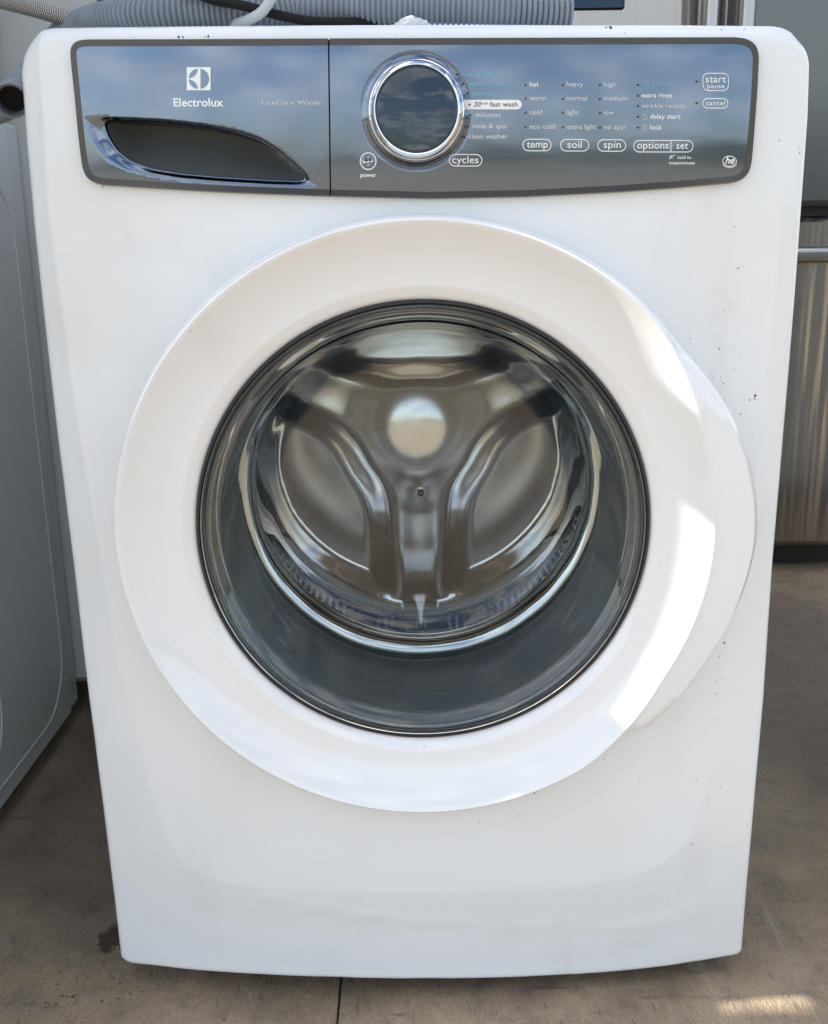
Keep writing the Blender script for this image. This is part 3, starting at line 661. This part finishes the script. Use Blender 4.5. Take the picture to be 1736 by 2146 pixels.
# ---- door
def RO(phi):
    pts = [(1300, 590), (1385, 678), (1440, 742), (1482, 792), (1530, 868), (1563, 948), (1582, 1050), (1581, 1130), (1562, 1212), (1521, 1310), (1462, 1400), (1418, 1458), (1340, 1530)]
    W = np.array([at_y(x, y, -.047)[[0, 2]] for x, y in pts])-DC; a = np.arctan2(W[:, 1], W[:, 0]); r_ = np.hypot(W[:, 0], W[:, 1])
    o = np.argsort(a); phi = (phi+math.pi) % (2*math.pi)-math.pi
    rr_ = np.interp(phi, a[o], r_[o], left=0, right=0); return np.maximum(.2838, rr_)
nphi = 720; PH = np.linspace(0, 2*math.pi, nphi+1)[:-1]; ro = RO(PH)
k5 = np.array([1, 4, 7, 9, 10, 9, 7, 4, 1.]); k5 /= k5.sum(); ro = np.convolve(np.r_[ro[-4:], ro, ro[:4]], k5, 'valid')
dloops = []
RC = .2765
wing = np.clip((ro-.2838)/.010, 0, 1); wing = np.convolve(np.r_[wing[-24:], wing, wing[:24]], np.ones(49)/49, 'valid'); RCV = RC-.0135*wing   # crest of the ring, drawn in at the handle wing
def dish(r_): t = np.clip((r_-.2235)/(RC-.2235), 0, 1); return -.0455-.004*t-.0175*t**2.0
for r_ in (.2095, .2112, .2135, .2185, .2225, .2235): dloops.append((np.full(nphi, r_), np.full(nphi, {.2095: -.032, .2112: -.0385, .2135: -.0405, .2185: -.0432, .2225: -.0450, .2235: -.0455}[r_])))
for r_ in np.linspace(.2235, RC-.0006, 22)[1:]: f_ = (r_-.2235)/(RC-.2235); dloops.append((.2235+(RCV-.2235)*f_, np.full(nphi, float(dish(r_)))))
yc = float(dish(RC))
dloops.append((RCV+.0014, np.full(nphi, yc-.0002)))
mid = ro-.0055
b_ = RCV+.0032; dloops.append((b_, yc+.0008+0*ro)); dloops.append((b_+(mid-b_)*.3, yc+.0024-wing*.0002)); dloops.append((b_+(mid-b_)*.65, yc+.0042-wing*.0008))
dloops.append((mid, np.full(nphi, yc+.0065)-wing*.001))
dloops.append((ro-.0022, yc+.010+0*ro)); dloops.append((ro-.0006, yc+.0125+0*ro)); dloops.append((ro, yc+.0155+0*ro)); dloops.append((ro, yc+.019+0*ro)); dloops.append((ro-.003, yc+.0215+0*ro))
dloops.append((ro-.010, np.full(nphi, -.036))); dloops.append((ro-.016-.02*wing, np.full(nphi, -.006)))
V = []; F = []
for r_, y in dloops:
    y = np.broadcast_to(y, r_.shape)
    V += [(DC[0]+r_[k]*math.cos(PH[k]), y[k], DC[1]+r_[k]*math.sin(PH[k])) for k in range(nphi)]
for j in range(len(dloops)-1):
    for k in range(nphi): F.append((j*nphi+k, j*nphi+(k+1) % nphi, (j+1)*nphi+(k+1) % nphi, (j+1)*nphi+k)[::1])
DOOR = child(mesh('door', V, F, 'door', smooth=True, angle=38), WM)
V, F = lathe_y(DC, [(.2130, -.030), (.2118, -.0405), (.2105, -.0425), (.2088, -.0425), (.2078, -.0405), (.2066, -.0385)], 240); o = mesh('rubber_seal', V, F, 'rubber', angle=50); o.parent = DOOR
V, F = lathe_y(DC, [(.2080, -.034), (.2076, -.0415), (.2070, -.0424), (.2062, -.0415), (.2058, -.034)], 240); o = mesh('trim_ring', V, F, 'chrome', angle=60); o.parent = DOOR
# glass bowl: closed double wall
outerp = [(.2055, -.032), (.2058, -.0375), (.2048, -.0392), (.2020, -.0380), (.1970, -.0345), (.1925, -.0305), (.1908, -.0270), (.1895, -.015), (.1860, .010), (.1800, .040), (.1715, .066), (.1620, .084), (.1500, .096), (.1350, .1030), (.1100, .1075), (.0700, .1105), (.0300, .1118), (.002, .112)]
innerp = [(.002, .118), (.0300, .1178), (.0700, .1165), (.1120, .1135), (.1380, .1090), (.1540, .1015), (.1670, .0890), (.1770, .0700), (.1860, .0430), (.1920, .012), (.1955, -.010), (.1975, -.020), (.2030, -.026)]
def dense(P, n=4): return [tuple(p) for p in catmull(P, n)]
V, F = lathe_y(DC, dense(outerp)+dense(innerp), 160); n0 = len(dense(outerp))+len(dense(innerp))
F += [((n0-1)*160+k, k, (k+1) % 160, (n0-1)*160+(k+1) % 160) for k in range(160)]
for i_, (x_, y_, z_) in enumerate(V):                # moulded glass is never quite true towards the bottom of the bowl
    k_ = min(1, max(0, (y_-.045)/.04)); a_ = math.atan2(z_-DC[1], x_-DC[0]); r0_ = math.hypot(x_-DC[0], z_-DC[1]); k_ *= min(1, max(0, (r0_-.09)/.05))
    q_ = 1+k_*(.0008*math.sin(7*a_+y_*90)+.0005*math.sin(19*a_-y_*120+1)+.0002*math.sin(37*a_+2)); V[i_] = (DC[0]+(x_-DC[0])*q_, y_, DC[1]+(z_-DC[1])*q_)
GL = mesh('glass_bowl', V, F, 'glass', smooth=True); GL.parent = DOOR
import bmesh
bm = bmesh.new(); bm.from_mesh(GL.data); bmesh.ops.recalc_face_normals(bm, faces=bm.faces); bm.to_mesh(GL.data); bm.free()
# ---- rubber bellow and drum
V, F = lathe_y(DC, dense([(.232, .02), (.2300, -.018), (.224, -.026), (.2185, -.024), (.215, -.012), (.2145, .02), (.2130, .05), (.2115, .085), (.2095, .105), (.2070, .118), (.2050, .126), (.2060, .132), (.212, .138), (.220, .142), (.236, .147)], 3), 160)
child(mesh('door_gasket', V, F, 'gasket', smooth=True), WM)
DRC = (DC[0], DC[1]+.006); NY = 60
prof = dense([(.2150, .140), (.2060, .139), (.1990, .1425), (.1950, .149), (.1940, .156), (.1965, .160), (.1985, .163), (.1955, .167), (.1955, .172), (.2000, .176), (.2060, .180), (.2200, .186), (.2400, .190), (.2550, .200), (.2600, .215)], 3)
V, F = lathe_y(DRC, prof, 160)
DRUM = child(mesh('drum', V, F, 'steel', smooth=True), WM)
# perforated wall
nA, nB = 160, 26; V = []; UVm = []; F = []
for j in range(nB+1):
    y = .215+.215*j/nB
    for k in range(nA+1):
        a = 2*math.pi*k/nA; rr_ = .26-.0025*math.cos(j/nB*math.pi*8)*.5
        V.append((DRC[0]+rr_*math.cos(a), y, DRC[1]+rr_*math.sin(a))); UVm.append((a*.26/.011, y/.011))
for j in range(nB):
    for k in range(nA): q = j*(nA+1)+k; F.append((q, q+nA+1, q+nA+2, q+1))
o = mesh('perforated_wall', V, F, 'perf', smooth=True, uv=UVm); o.parent = DRUM
# back plate: three recessed lobes between spokes, raised hub
V = []; F = []; nr, na = 90, 240
for j in range(nr+1):
    r_ = .26*(j/nr)**.9 if j else .0005
    for k in range(na):
        a = 2*math.pi*k/na; x, z = r_*math.cos(a), r_*math.sin(a); y = .430
        ds = [max(0., r_-.062)]
        sp_ = min((abs(-x*math.sin(R(sa_))+z*math.cos(R(sa_))) if x*math.cos(R(sa_))+z*math.sin(R(sa_)) > 0 else 9.) for sa_ in (-90, 30, 150))
        dd = [abs(-x*math.sin(R(sa_))+z*math.cos(R(sa_)))+max(0., -(x*math.cos(R(sa_))+z*math.sin(R(sa_)))) for sa_ in (-90, 30, 150)]
        dmin = -.018*math.log(sum(math.exp(-q/.018) for q in [max(0, q_-.026) for q_ in dd]+[max(0., r_-.060)]))
        t = min(1, max(0, dmin/.052)); e_ = min(1, max(0, (.252-r_)/.035)); y += .036*t*t*(3-2*t)*e_*e_*(3-2*e_)
        wq = min(dd)/.030
        if wq < 1: y += .0014*(1-wq*wq)**2*min(1, max(0, (r_-.07)/.04))
        y -= .017*math.exp(-(r_/.080)**2.6)
        t = max(0, (r_-.245)/.015); y -= .018*t*t
        V.append((DRC[0]+x, y, DRC[1]+z))
for j in range(nr):
    for k in range(na): F.append((j*na+k, (j+1)*na+k, (j+1)*na+(k+1) % na, j*na+(k+1) % na))
F.append(tuple(range(na)))
o = mesh('back_plate', V, F, 'steel', smooth=True); o.parent = DRUM
for la in (-90, 30, 150):
    ca, sa = math.cos(R(la)), math.sin(R(la)); g = G(); V = []; nn = 17; ny = 15
    for j in range(ny):
        y = .205+.222*j/(ny-1); e = math.sin(math.pi*min(1, max(0, (j+.3)/(ny-.4))))**.35
        for k in range(nn):
            s = -1+2*k/(nn-1); hh = (.05*e)*(math.cos(s*math.pi/2)**.8)+.0; tt = s*.042*(.75+.25*(1-abs(j-ny/2)/ny))
            rr_ = .258-hh; V.append((DRC[0]+ca*rr_-sa*tt, y, DRC[1]+sa*rr_+ca*tt))
    F = [(j*nn+k, j*nn+k+1, (j+1)*nn+k+1, (j+1)*nn+k) for j in range(ny-1) for k in range(nn-1)]
    o = mesh('drum_baffle', V, F, 'baffle', smooth=True); o.parent = DRUM

# ---- paint chips, specks and scuffs on the enamel
def chips():
    g = G(); spec = []
    for x, y, r_ in [(1540, 475, 1.5), (1859/1.2, 562, 1.2), (1546, 563, 1.8), (1557, 558, 1.2), (1506, 560, 1.0), (1531, 637, 1.6), (1518, 652, 1.2), (1508, 731, 2.0), (1510, 788, 1.2), (1494, 792, 1.3), (1516, 804, 1.8), (1542, 773, 1.1), (1583, 829, 3.4), (1571, 838, 2.0), (1582, 836, 2.0), (1521, 842, 1.3), (1552, 868, 2.0), (1540, 861, 1.0), (1438, 747, 2.2), (1447, 710, 1.6), (1533, 845, 1.2), (1550, 740, 1.1), (1560, 735, 1.0), (1570, 718, 1.0), (1492, 780, 1.0),
            (1280, 57, 4.0), (1271, 57, 2.6), (1512, 62, 1.6), (1560, 61, 1.8), (1676, 320, 1.8), (1675, 311, 1.4), (1633, 295, 2.0), (1309, 70, 1.3),
            (1518, 1347, 3.2), (1507, 1376, 1.8), (1501, 1428, 1.6), (1516, 1424, 1.2), (1500, 1454, 2.0), (1509, 1458, 1.0), (1499, 1508, 1.2), (1459, 1634, 1.8), (1340, 1631, 1.6), (1452, 1682, 1.3), (1485, 1671, 1.5), (1483, 1687, 1.6), (1510, 1650, 1.8), (1477, 1697, 1.2), (1492, 1666, 1.0), (1463, 1732, 1.5), (1450, 1769, 2.4), (1421, 1855, 1.4), (1398, 1885, 1.6), (1375, 1995, 1.3), (1005, 1722, 1.8), (1086, 1709, 1.6), (1498, 1645, 1.0), (1503, 1672, 1.0), (1470, 1700, 1.0),
            (375, 77, 3.0), (384, 77.5, 2.2), (437, 76, 2.6), (430, 77.5, 1.6), (281, 79, 1.3), (216, 392, 2.0), (232, 1190, 1.4), (227, 1158, 1.0), (237, 1240, 1.2), (240, 1090, 1.0)]:
        spec.append((x, y, r_))
    for k in range(42):
        spec.append((random.gauss(1520, 28), random.uniform(600, 900), random.uniform(.35, .7)))
    for k in range(30):
        spec.append((random.gauss(1488, 16), random.uniform(1420, 1720), random.uniform(.35, .7)))
    for x, y, r_ in spec:
        if not (100 < x < 1680): continue
        px = on(x, y, front); s = r_*.00033; n = 7
        if pdist(np.array([px]), OUTL)[0] < .002: continue
        P = np.array([(px[0]+s*random.uniform(.6, 1.2)*math.cos(2*math.pi*k/n), px[1]+1.25*s*random.uniform(.6, 1.2)*math.sin(2*math.pi*k/n)) for k in range(n)])
        V = np.stack([P[:, 0], front(P[:, 0], P[:, 1])-.0005, P[:, 1]], 1); g.add(V, [tuple(range(n))])
    o = g.obj('paint_chips', 'chip', WM); o['kind'] = 'stuff'
chips()
def door_chips():
    g = G()
    for x, y, r_ in [(390, 1478, 2.2), (396, 1483, 1.5), (453, 1546, 2.5), (446, 1540, 1.6), (461, 1553, 1.6), (546, 1620, 2), (570, 1633, 1.2), (1122, 1672, 3), (1128, 1670, 1.6), (1184, 1643, 3), (1176, 1648, 2), (1160, 1657, 1.4), (1271, 1600, 1.4), (1415, 1466, 1.8), (262, 1218, 1.4), (890, 1581, 1.6), (402, 692, 1.4)]:
        p = at_y(x, y, -.062); d = np.hypot(p[0]-DC[0], p[2]-DC[1]); s = r_*.0004
        yy = -.0665 if d > RC-.004 else float(dish(d))-.0004
        if d > RC: yy = float(np.interp(d, [RC, .2783, .2838], [yc-.0006, yc+.006, yc+.0148]))-.0006
        n = 6; g.add([(p[0]+s*random.uniform(.5, 1.3)*math.cos(2*math.pi*k/n), yy, p[2]+s*random.uniform(.5, 1.2)*math.sin(2*math.pi*k/n)) for k in range(n)], [tuple(range(n))])
    o = g.obj('door_chips', 'chip'); o.parent = DOOR; o['kind'] = 'stuff'
door_chips()

# ================================================================== hoses, cables on top
def path(pts, n=10): return catmull([at_y(x, y, d) for x, y, d in pts], n)
def hose(name, pts, r_, label, pitch=.0048, inner=True, n=22):
    P = resample(path(pts), .0006, False); L = np.arange(len(P))*.0006
    rad = r_*(1-.19*(.5-.5*np.cos(2*math.pi*L/pitch))**3)
    g = G(); g.tube(P, r_, n, cap=False, rad=rad); o = g.obj(name, 'hose', None, True); o.location = (0, 0, 0)
    for a, b in ((P[:80], P[40:42]), (P[-80:], P[-42:-40])):
        g = G(); g.tube(a, r_*.84, n, cap=False); i = g.obj('hose_lining', 'hosein', None, True); i.parent = o
        g = G(); g.tube(b, r_*.84, n); i = g.obj('hose_core', 'hosein'); i.parent = o
    return tag(o, label, 'hose')
hose('drain_hose', [(24, 212, .0), (34, 196, .04), (60, 168, .12), (90, 135, .17), (112, 100, .18), (142, 68, .14), (190, 46, .09), (250, 34, .06), (330, 29, .045), (430, 26, .045), (540, 24, .05), (640, 20, .075), (720, 6, .11), (800, -30, .15)], .0145, 'grey corrugated hose with an open end, arching over the left end of the washer top')
hose('drain_hose', [(520, 10, .085), (640, 18, .062), (760, 20, .055), (900, 21, .05), (1050, 24, .045), (1198, 30, .045)], .0128, 'long straight grey corrugated hose lying across the middle of the washer top')
def tubething(name, pts, r_, m, label, cat, n=14, uv=False):
    P = resample(path(pts), .004, False); g = G(); g.tube(P, r_, n, cap=not uv)
    if uv:
        V = []; UVs = []; F = []; nn = n+1
        gg = G(); gg.tube(P, r_, n, cap=False)
        for k in range(len(P)):
            for j in range(nn): V.append(gg.V[k*n+(j % n)]); UVs.append((k*.004, j/n))
        for k in range(len(P)-1):
            for j in range(n): F.append((k*nn+j, k*nn+j+1, (k+1)*nn+j+1, (k+1)*nn+j))
        o = mesh(name, V, F, m, smooth=True, uv=UVs)
    else: o = g.obj(name, m, None, True, 40)
    return tag(o, label, cat)
tubething('braided_hose', [(-60, -22, .2), (0, 0, .16), (70, 18, .13), (150, 42, .11), (200, 66, .10)], .0078, 'braid', 'braided steel water hose slanting across the top left corner of the picture', 'water hose', uv=True)
tubething('braided_hose', [(-60, 262, .12), (0, 243, .14), (60, 216, .18), (110, 190, .24)], .0075, 'braid', 'braided steel water hose below the open hose end left of the washer', 'water hose', uv=True)
tubething('power_cable', [(380, -30, .03), (440, -3, .025), (520, 14, .02), (590, 33, .02), (660, 45, .03), (760, 48, .05), (860, 46, .07)], .0042, 'cable', 'thick black power cable draped over the grey hoses on the washer', 'cable')
tubething('power_cable', [(165, 62, .10), (185, 30, .12), (215, 4, .13), (260, -30, .13)], .0036, 'cable', 'black cable rising behind the hose at the top left corner', 'cable')
tubething('hose_hook', [(590, -40, .012), (566, 2, .010), (548, 26, .012), (520, 42, .022), (480, 54, .05)], .0044, 'strap', 'pale plastic hose hook curving down between the two grey hoses', 'hose hook')
def bag():
    g = G(); n = 16; c = at_y(862, 47, .02); V = []
    for j in range(7):
        for k in range(n):
            u_ = 2*math.pi*k/n; r1 = (.013+random.uniform(-.0025, .0025))*math.sin(math.pi*(j+.6)/7.2); V.append((c[0]+1.1*r1*math.cos(u_), c[1]+r1*math.sin(u_), c[2]-.008+.0021*j+random.uniform(-.0008, .0008)))
    F = [(j*n+k, j*n+(k+1) % n, (j+1)*n+(k+1) % n, (j+1)*n+k) for j in range(6) for k in range(n)]+[tuple(range(n))[::-1], tuple(6*n+k for k in range(n))]
    tag(mesh('plastic_bag', g.V+V, F, 'plastic_bag', smooth=False), 'small crumpled clear plastic bag under the hose on the washer top', 'plastic bag')
bag()

# ================================================================== neighbours
def rounded_line_loop(P, r_, m, name, parent, x):
    "raised bead pressed in a side panel, path in (y, z)"
    g = G(); pts = [(x, p[0], p[1]) for p in P]; g.tube(pts, r_, 8, cap=False); o = g.obj(name, m, None, True); child(o, parent); return o
def dryer():
    X = -.593; H = .978; yb, yf_ = .66, -.136
    D = empty('dryer', (X-.34, .28, 0), 'grey-white appliance with embossed side panel standing left of the washer', 'dryer')
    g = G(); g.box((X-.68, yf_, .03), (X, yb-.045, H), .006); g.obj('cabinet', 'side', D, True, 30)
    g = G(); g.box((X-.676, yb-.0435, .034), (X-.004, yb, H-.004), .004); g.obj('rear_flange', 'side', D, True, 30)
    # embossed panel outlines on the side: two nested rounded rectangles
    def at_x(px, py): d = ray(px, py); t = (X-CP[0])/d[0]; return CP+d*t
    for (ymx, zb, rr_) in ((at_x(136, 1430)[1], .062, .10), (at_x(17, 1590)[1], .085, .09)):
        P = rrect(-.06, zb, ymx, .90, rr_, 8); P = resample(P, .01); P = np.vstack([P, P[:2]])
        rounded_line_loop(P, .0024, 'side', 'embossed_bead', D, X-.0005)
    for x in (X-.60, X-.08):
        for y in (yf_+.06, yb-.12): f = G(); f.tube([(x, y, 0), (x, y, .035)], .018, 14); f.obj('foot', 'foot', D)
    g = G(); g.box((X-.66, yf_-.062, .05), (X-.01, yf_-.0005, .772), .005); g.obj('floor_shade_panel', 'side', D)  # invented panel, pushed forward to keep sun off the floor
    g = G(); g.box((X-.66, yf_-.008, .79), (X-.045, yf_-.0005, .955), .003); g.obj('control_panel', 'side', D)
    g = G(); g.box((X-.040, yf_-.062, .872), (X-.008, yf_-.0005, .972), .004); g.obj('sun_blocker', 'side', D)  # added block that trims the sun reaching door and floor
dryer()
def stacked():
    X = -.596; z0, z1 = .984, 1.86
    D = empty('stacked_dryer', (X-.34, .28, z0), 'grey-white appliance stacked on the one left of the washer, top left corner', 'dryer')
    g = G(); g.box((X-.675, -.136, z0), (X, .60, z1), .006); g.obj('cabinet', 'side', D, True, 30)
    g = G(); g.box((X-.66, -.144, z0+.03), (X-.045, -.1365, z1-.03), .003); g.obj('front_door', 'side', D, True, 30)
    for za, zb in ((z0+.002, 1.010), (1.286, 1.356)):
        g = G(); g.box((X-.040, -.205, za), (X-.008, -.1365, zb), .004); g.obj('sun_blocker', 'side', D, True, 30)  # added blocks that cut the sun into patches on the door
stacked()
def tallbox(x0, x1, y0, y1, h, label):
    D = empty('upright_freezer_or_sun_blocker', ((x0+x1)/2, (y0+y1)/2, 0), label, 'freezer')
    g = G(); g.box((x0, y0+.055, .04), (x1, y1, h), .012); g.obj('cabinet', 'side', D, True, 30)
    g = G(); g.box((x0+.005, y0, .06), (x1-.005, y0+.053, h-.005), .014); g.obj('door', 'side', D, True, 30)
    g = G(); g.tube([(x1-.1, y0, 1.20), (x1-.1, y0-.035, 1.22), (x1-.1, y0-.035, 1.58), (x1-.1, y0, 1.60)], .010, 12); g.obj('handle', 'side', D, True)
    for x in (x0+.06, x1-.06):
        for y in (y0+.1, y1-.06): f = G(); f.tube([(x, y, 0), (x, y, .045)], .02, 12); f.obj('foot', 'foot', D)
tallbox(-1.20, -.42, .664, 1.40, 1.80, 'plain pale grey upright appliance behind the hoses in the top left corner')
tallbox(-1.30, -.45, 1.405, 2.30, 1.80, 'added grey upright box at the far back left, blocks stray sun on the floor')  # added behind the real upright to stop a sun leak
def fridge():
    Y = 1.40; x0, x1 = .22, 1.135; cxm = .674
    D = empty('refrigerator', (cxm, Y+.4, 0), 'stainless French-door refrigerator standing behind the washer on the right', 'refrigerator')
    g = G(); g.box((x0+.01, Y+.10, .05), (x1-.01, Y+.80, 1.74), .006); g.obj('cabinet', 'greyfridge', D, True, 30)
    g = G(); g.box((x0+.015, Y+.035, .825), (x1-.015, Y+.10, .885)); g.obj('door_gap', 'stainedge', D)
    dz0 = at_y(1720, 431, Y)[2]; fz1 = at_y(1720, 452, Y)[2]; fz0 = at_y(1700, 1145, Y)[2]
    ld = G(); ld.box((x0, Y, dz0), (cxm-.004, Y+.09, 1.75), .012); LD = ld.obj('left_door', 'stain', D, True, 30); LD.name = 'door'
    rd = G(); rd.box((cxm+.004, Y, dz0), (x1, Y+.09, 1.75), .012); RD = rd.obj('door', 'greyfridge', D, True, 30)
    fd = G(); fd.box((x0, Y, fz0), (x1, Y+.09, fz1), .014); FD = fd.obj('freezer_drawer', 'stain', D, True, 30)
    for p, s in ((LD, -1), (RD, 1)):
        x = cxm+s*.038; g = G(); g.tube([(x, Y, dz0+.09), (x, Y-.055, dz0+.11), (x, Y-.055, 1.62), (x, Y, 1.64)], .021, 16); g.obj('handle', 'handle', None, True, 40).parent = p
    zh = at_y(1700, 533, Y-.05)[2]; g = G(); g.tube([(x0+.06, Y, zh), (x0+.08, Y-.05, zh), (x1-.08, Y-.05, zh), (x1-.06, Y, zh)], .019, 16); g.obj('handle', 'handle', None, True, 40).parent = FD
    dx1 = at_y(1309, 10, Y)[0]; dzb = at_y(1309, 21, Y)[2]
    g = G(); g.box((x0+.10, Y-.006, dzb), (dx1, Y+.01, dzb+.38), .004); g.obj('water_dispenser', 'blackglass', None, True, 30).parent = LD
    g = G(); g.box((x0+.02, Y+.06, .008), (x1-.02, Y+.12, .052)); g.obj('kick_plate', 'stainedge', D)
fridge()

def add_left_shade():
    "added unseen slab on the left that keeps the sun off the floor in front"
    D = empty('left_sun_slab', (-1.7, -.55, 0), 'added unseen tall slab on the left that blocks the sun', 'freezer')
    g = G(); g.box((-2.1, -.42, .03), (-1.35, -.247, 1.55), .01); g.obj('cabinet', 'side', D, True, 30)  # unseen, thin and tall, sized only to shade the visible floor
add_left_shade()
def add_right_shade():
    D = empty('right_shade_box', (1.14, .4, 0), 'added unseen grey box on the right that shades the floor', 'freezer')
    g = G(); g.box((.80, .10, .03), (1.48, .68, 1.15), .012); g.obj('cabinet', 'side', D, True, 30)  # added out of view to darken the floor on the right
    for x in (.86, 1.42):
        for y in (.16, .62): f = G(); f.tube([(x, y, 0), (x, y, .035)], .02, 12); f.obj('foot', 'foot', D)  # feet of the added unseen box
add_right_shade()
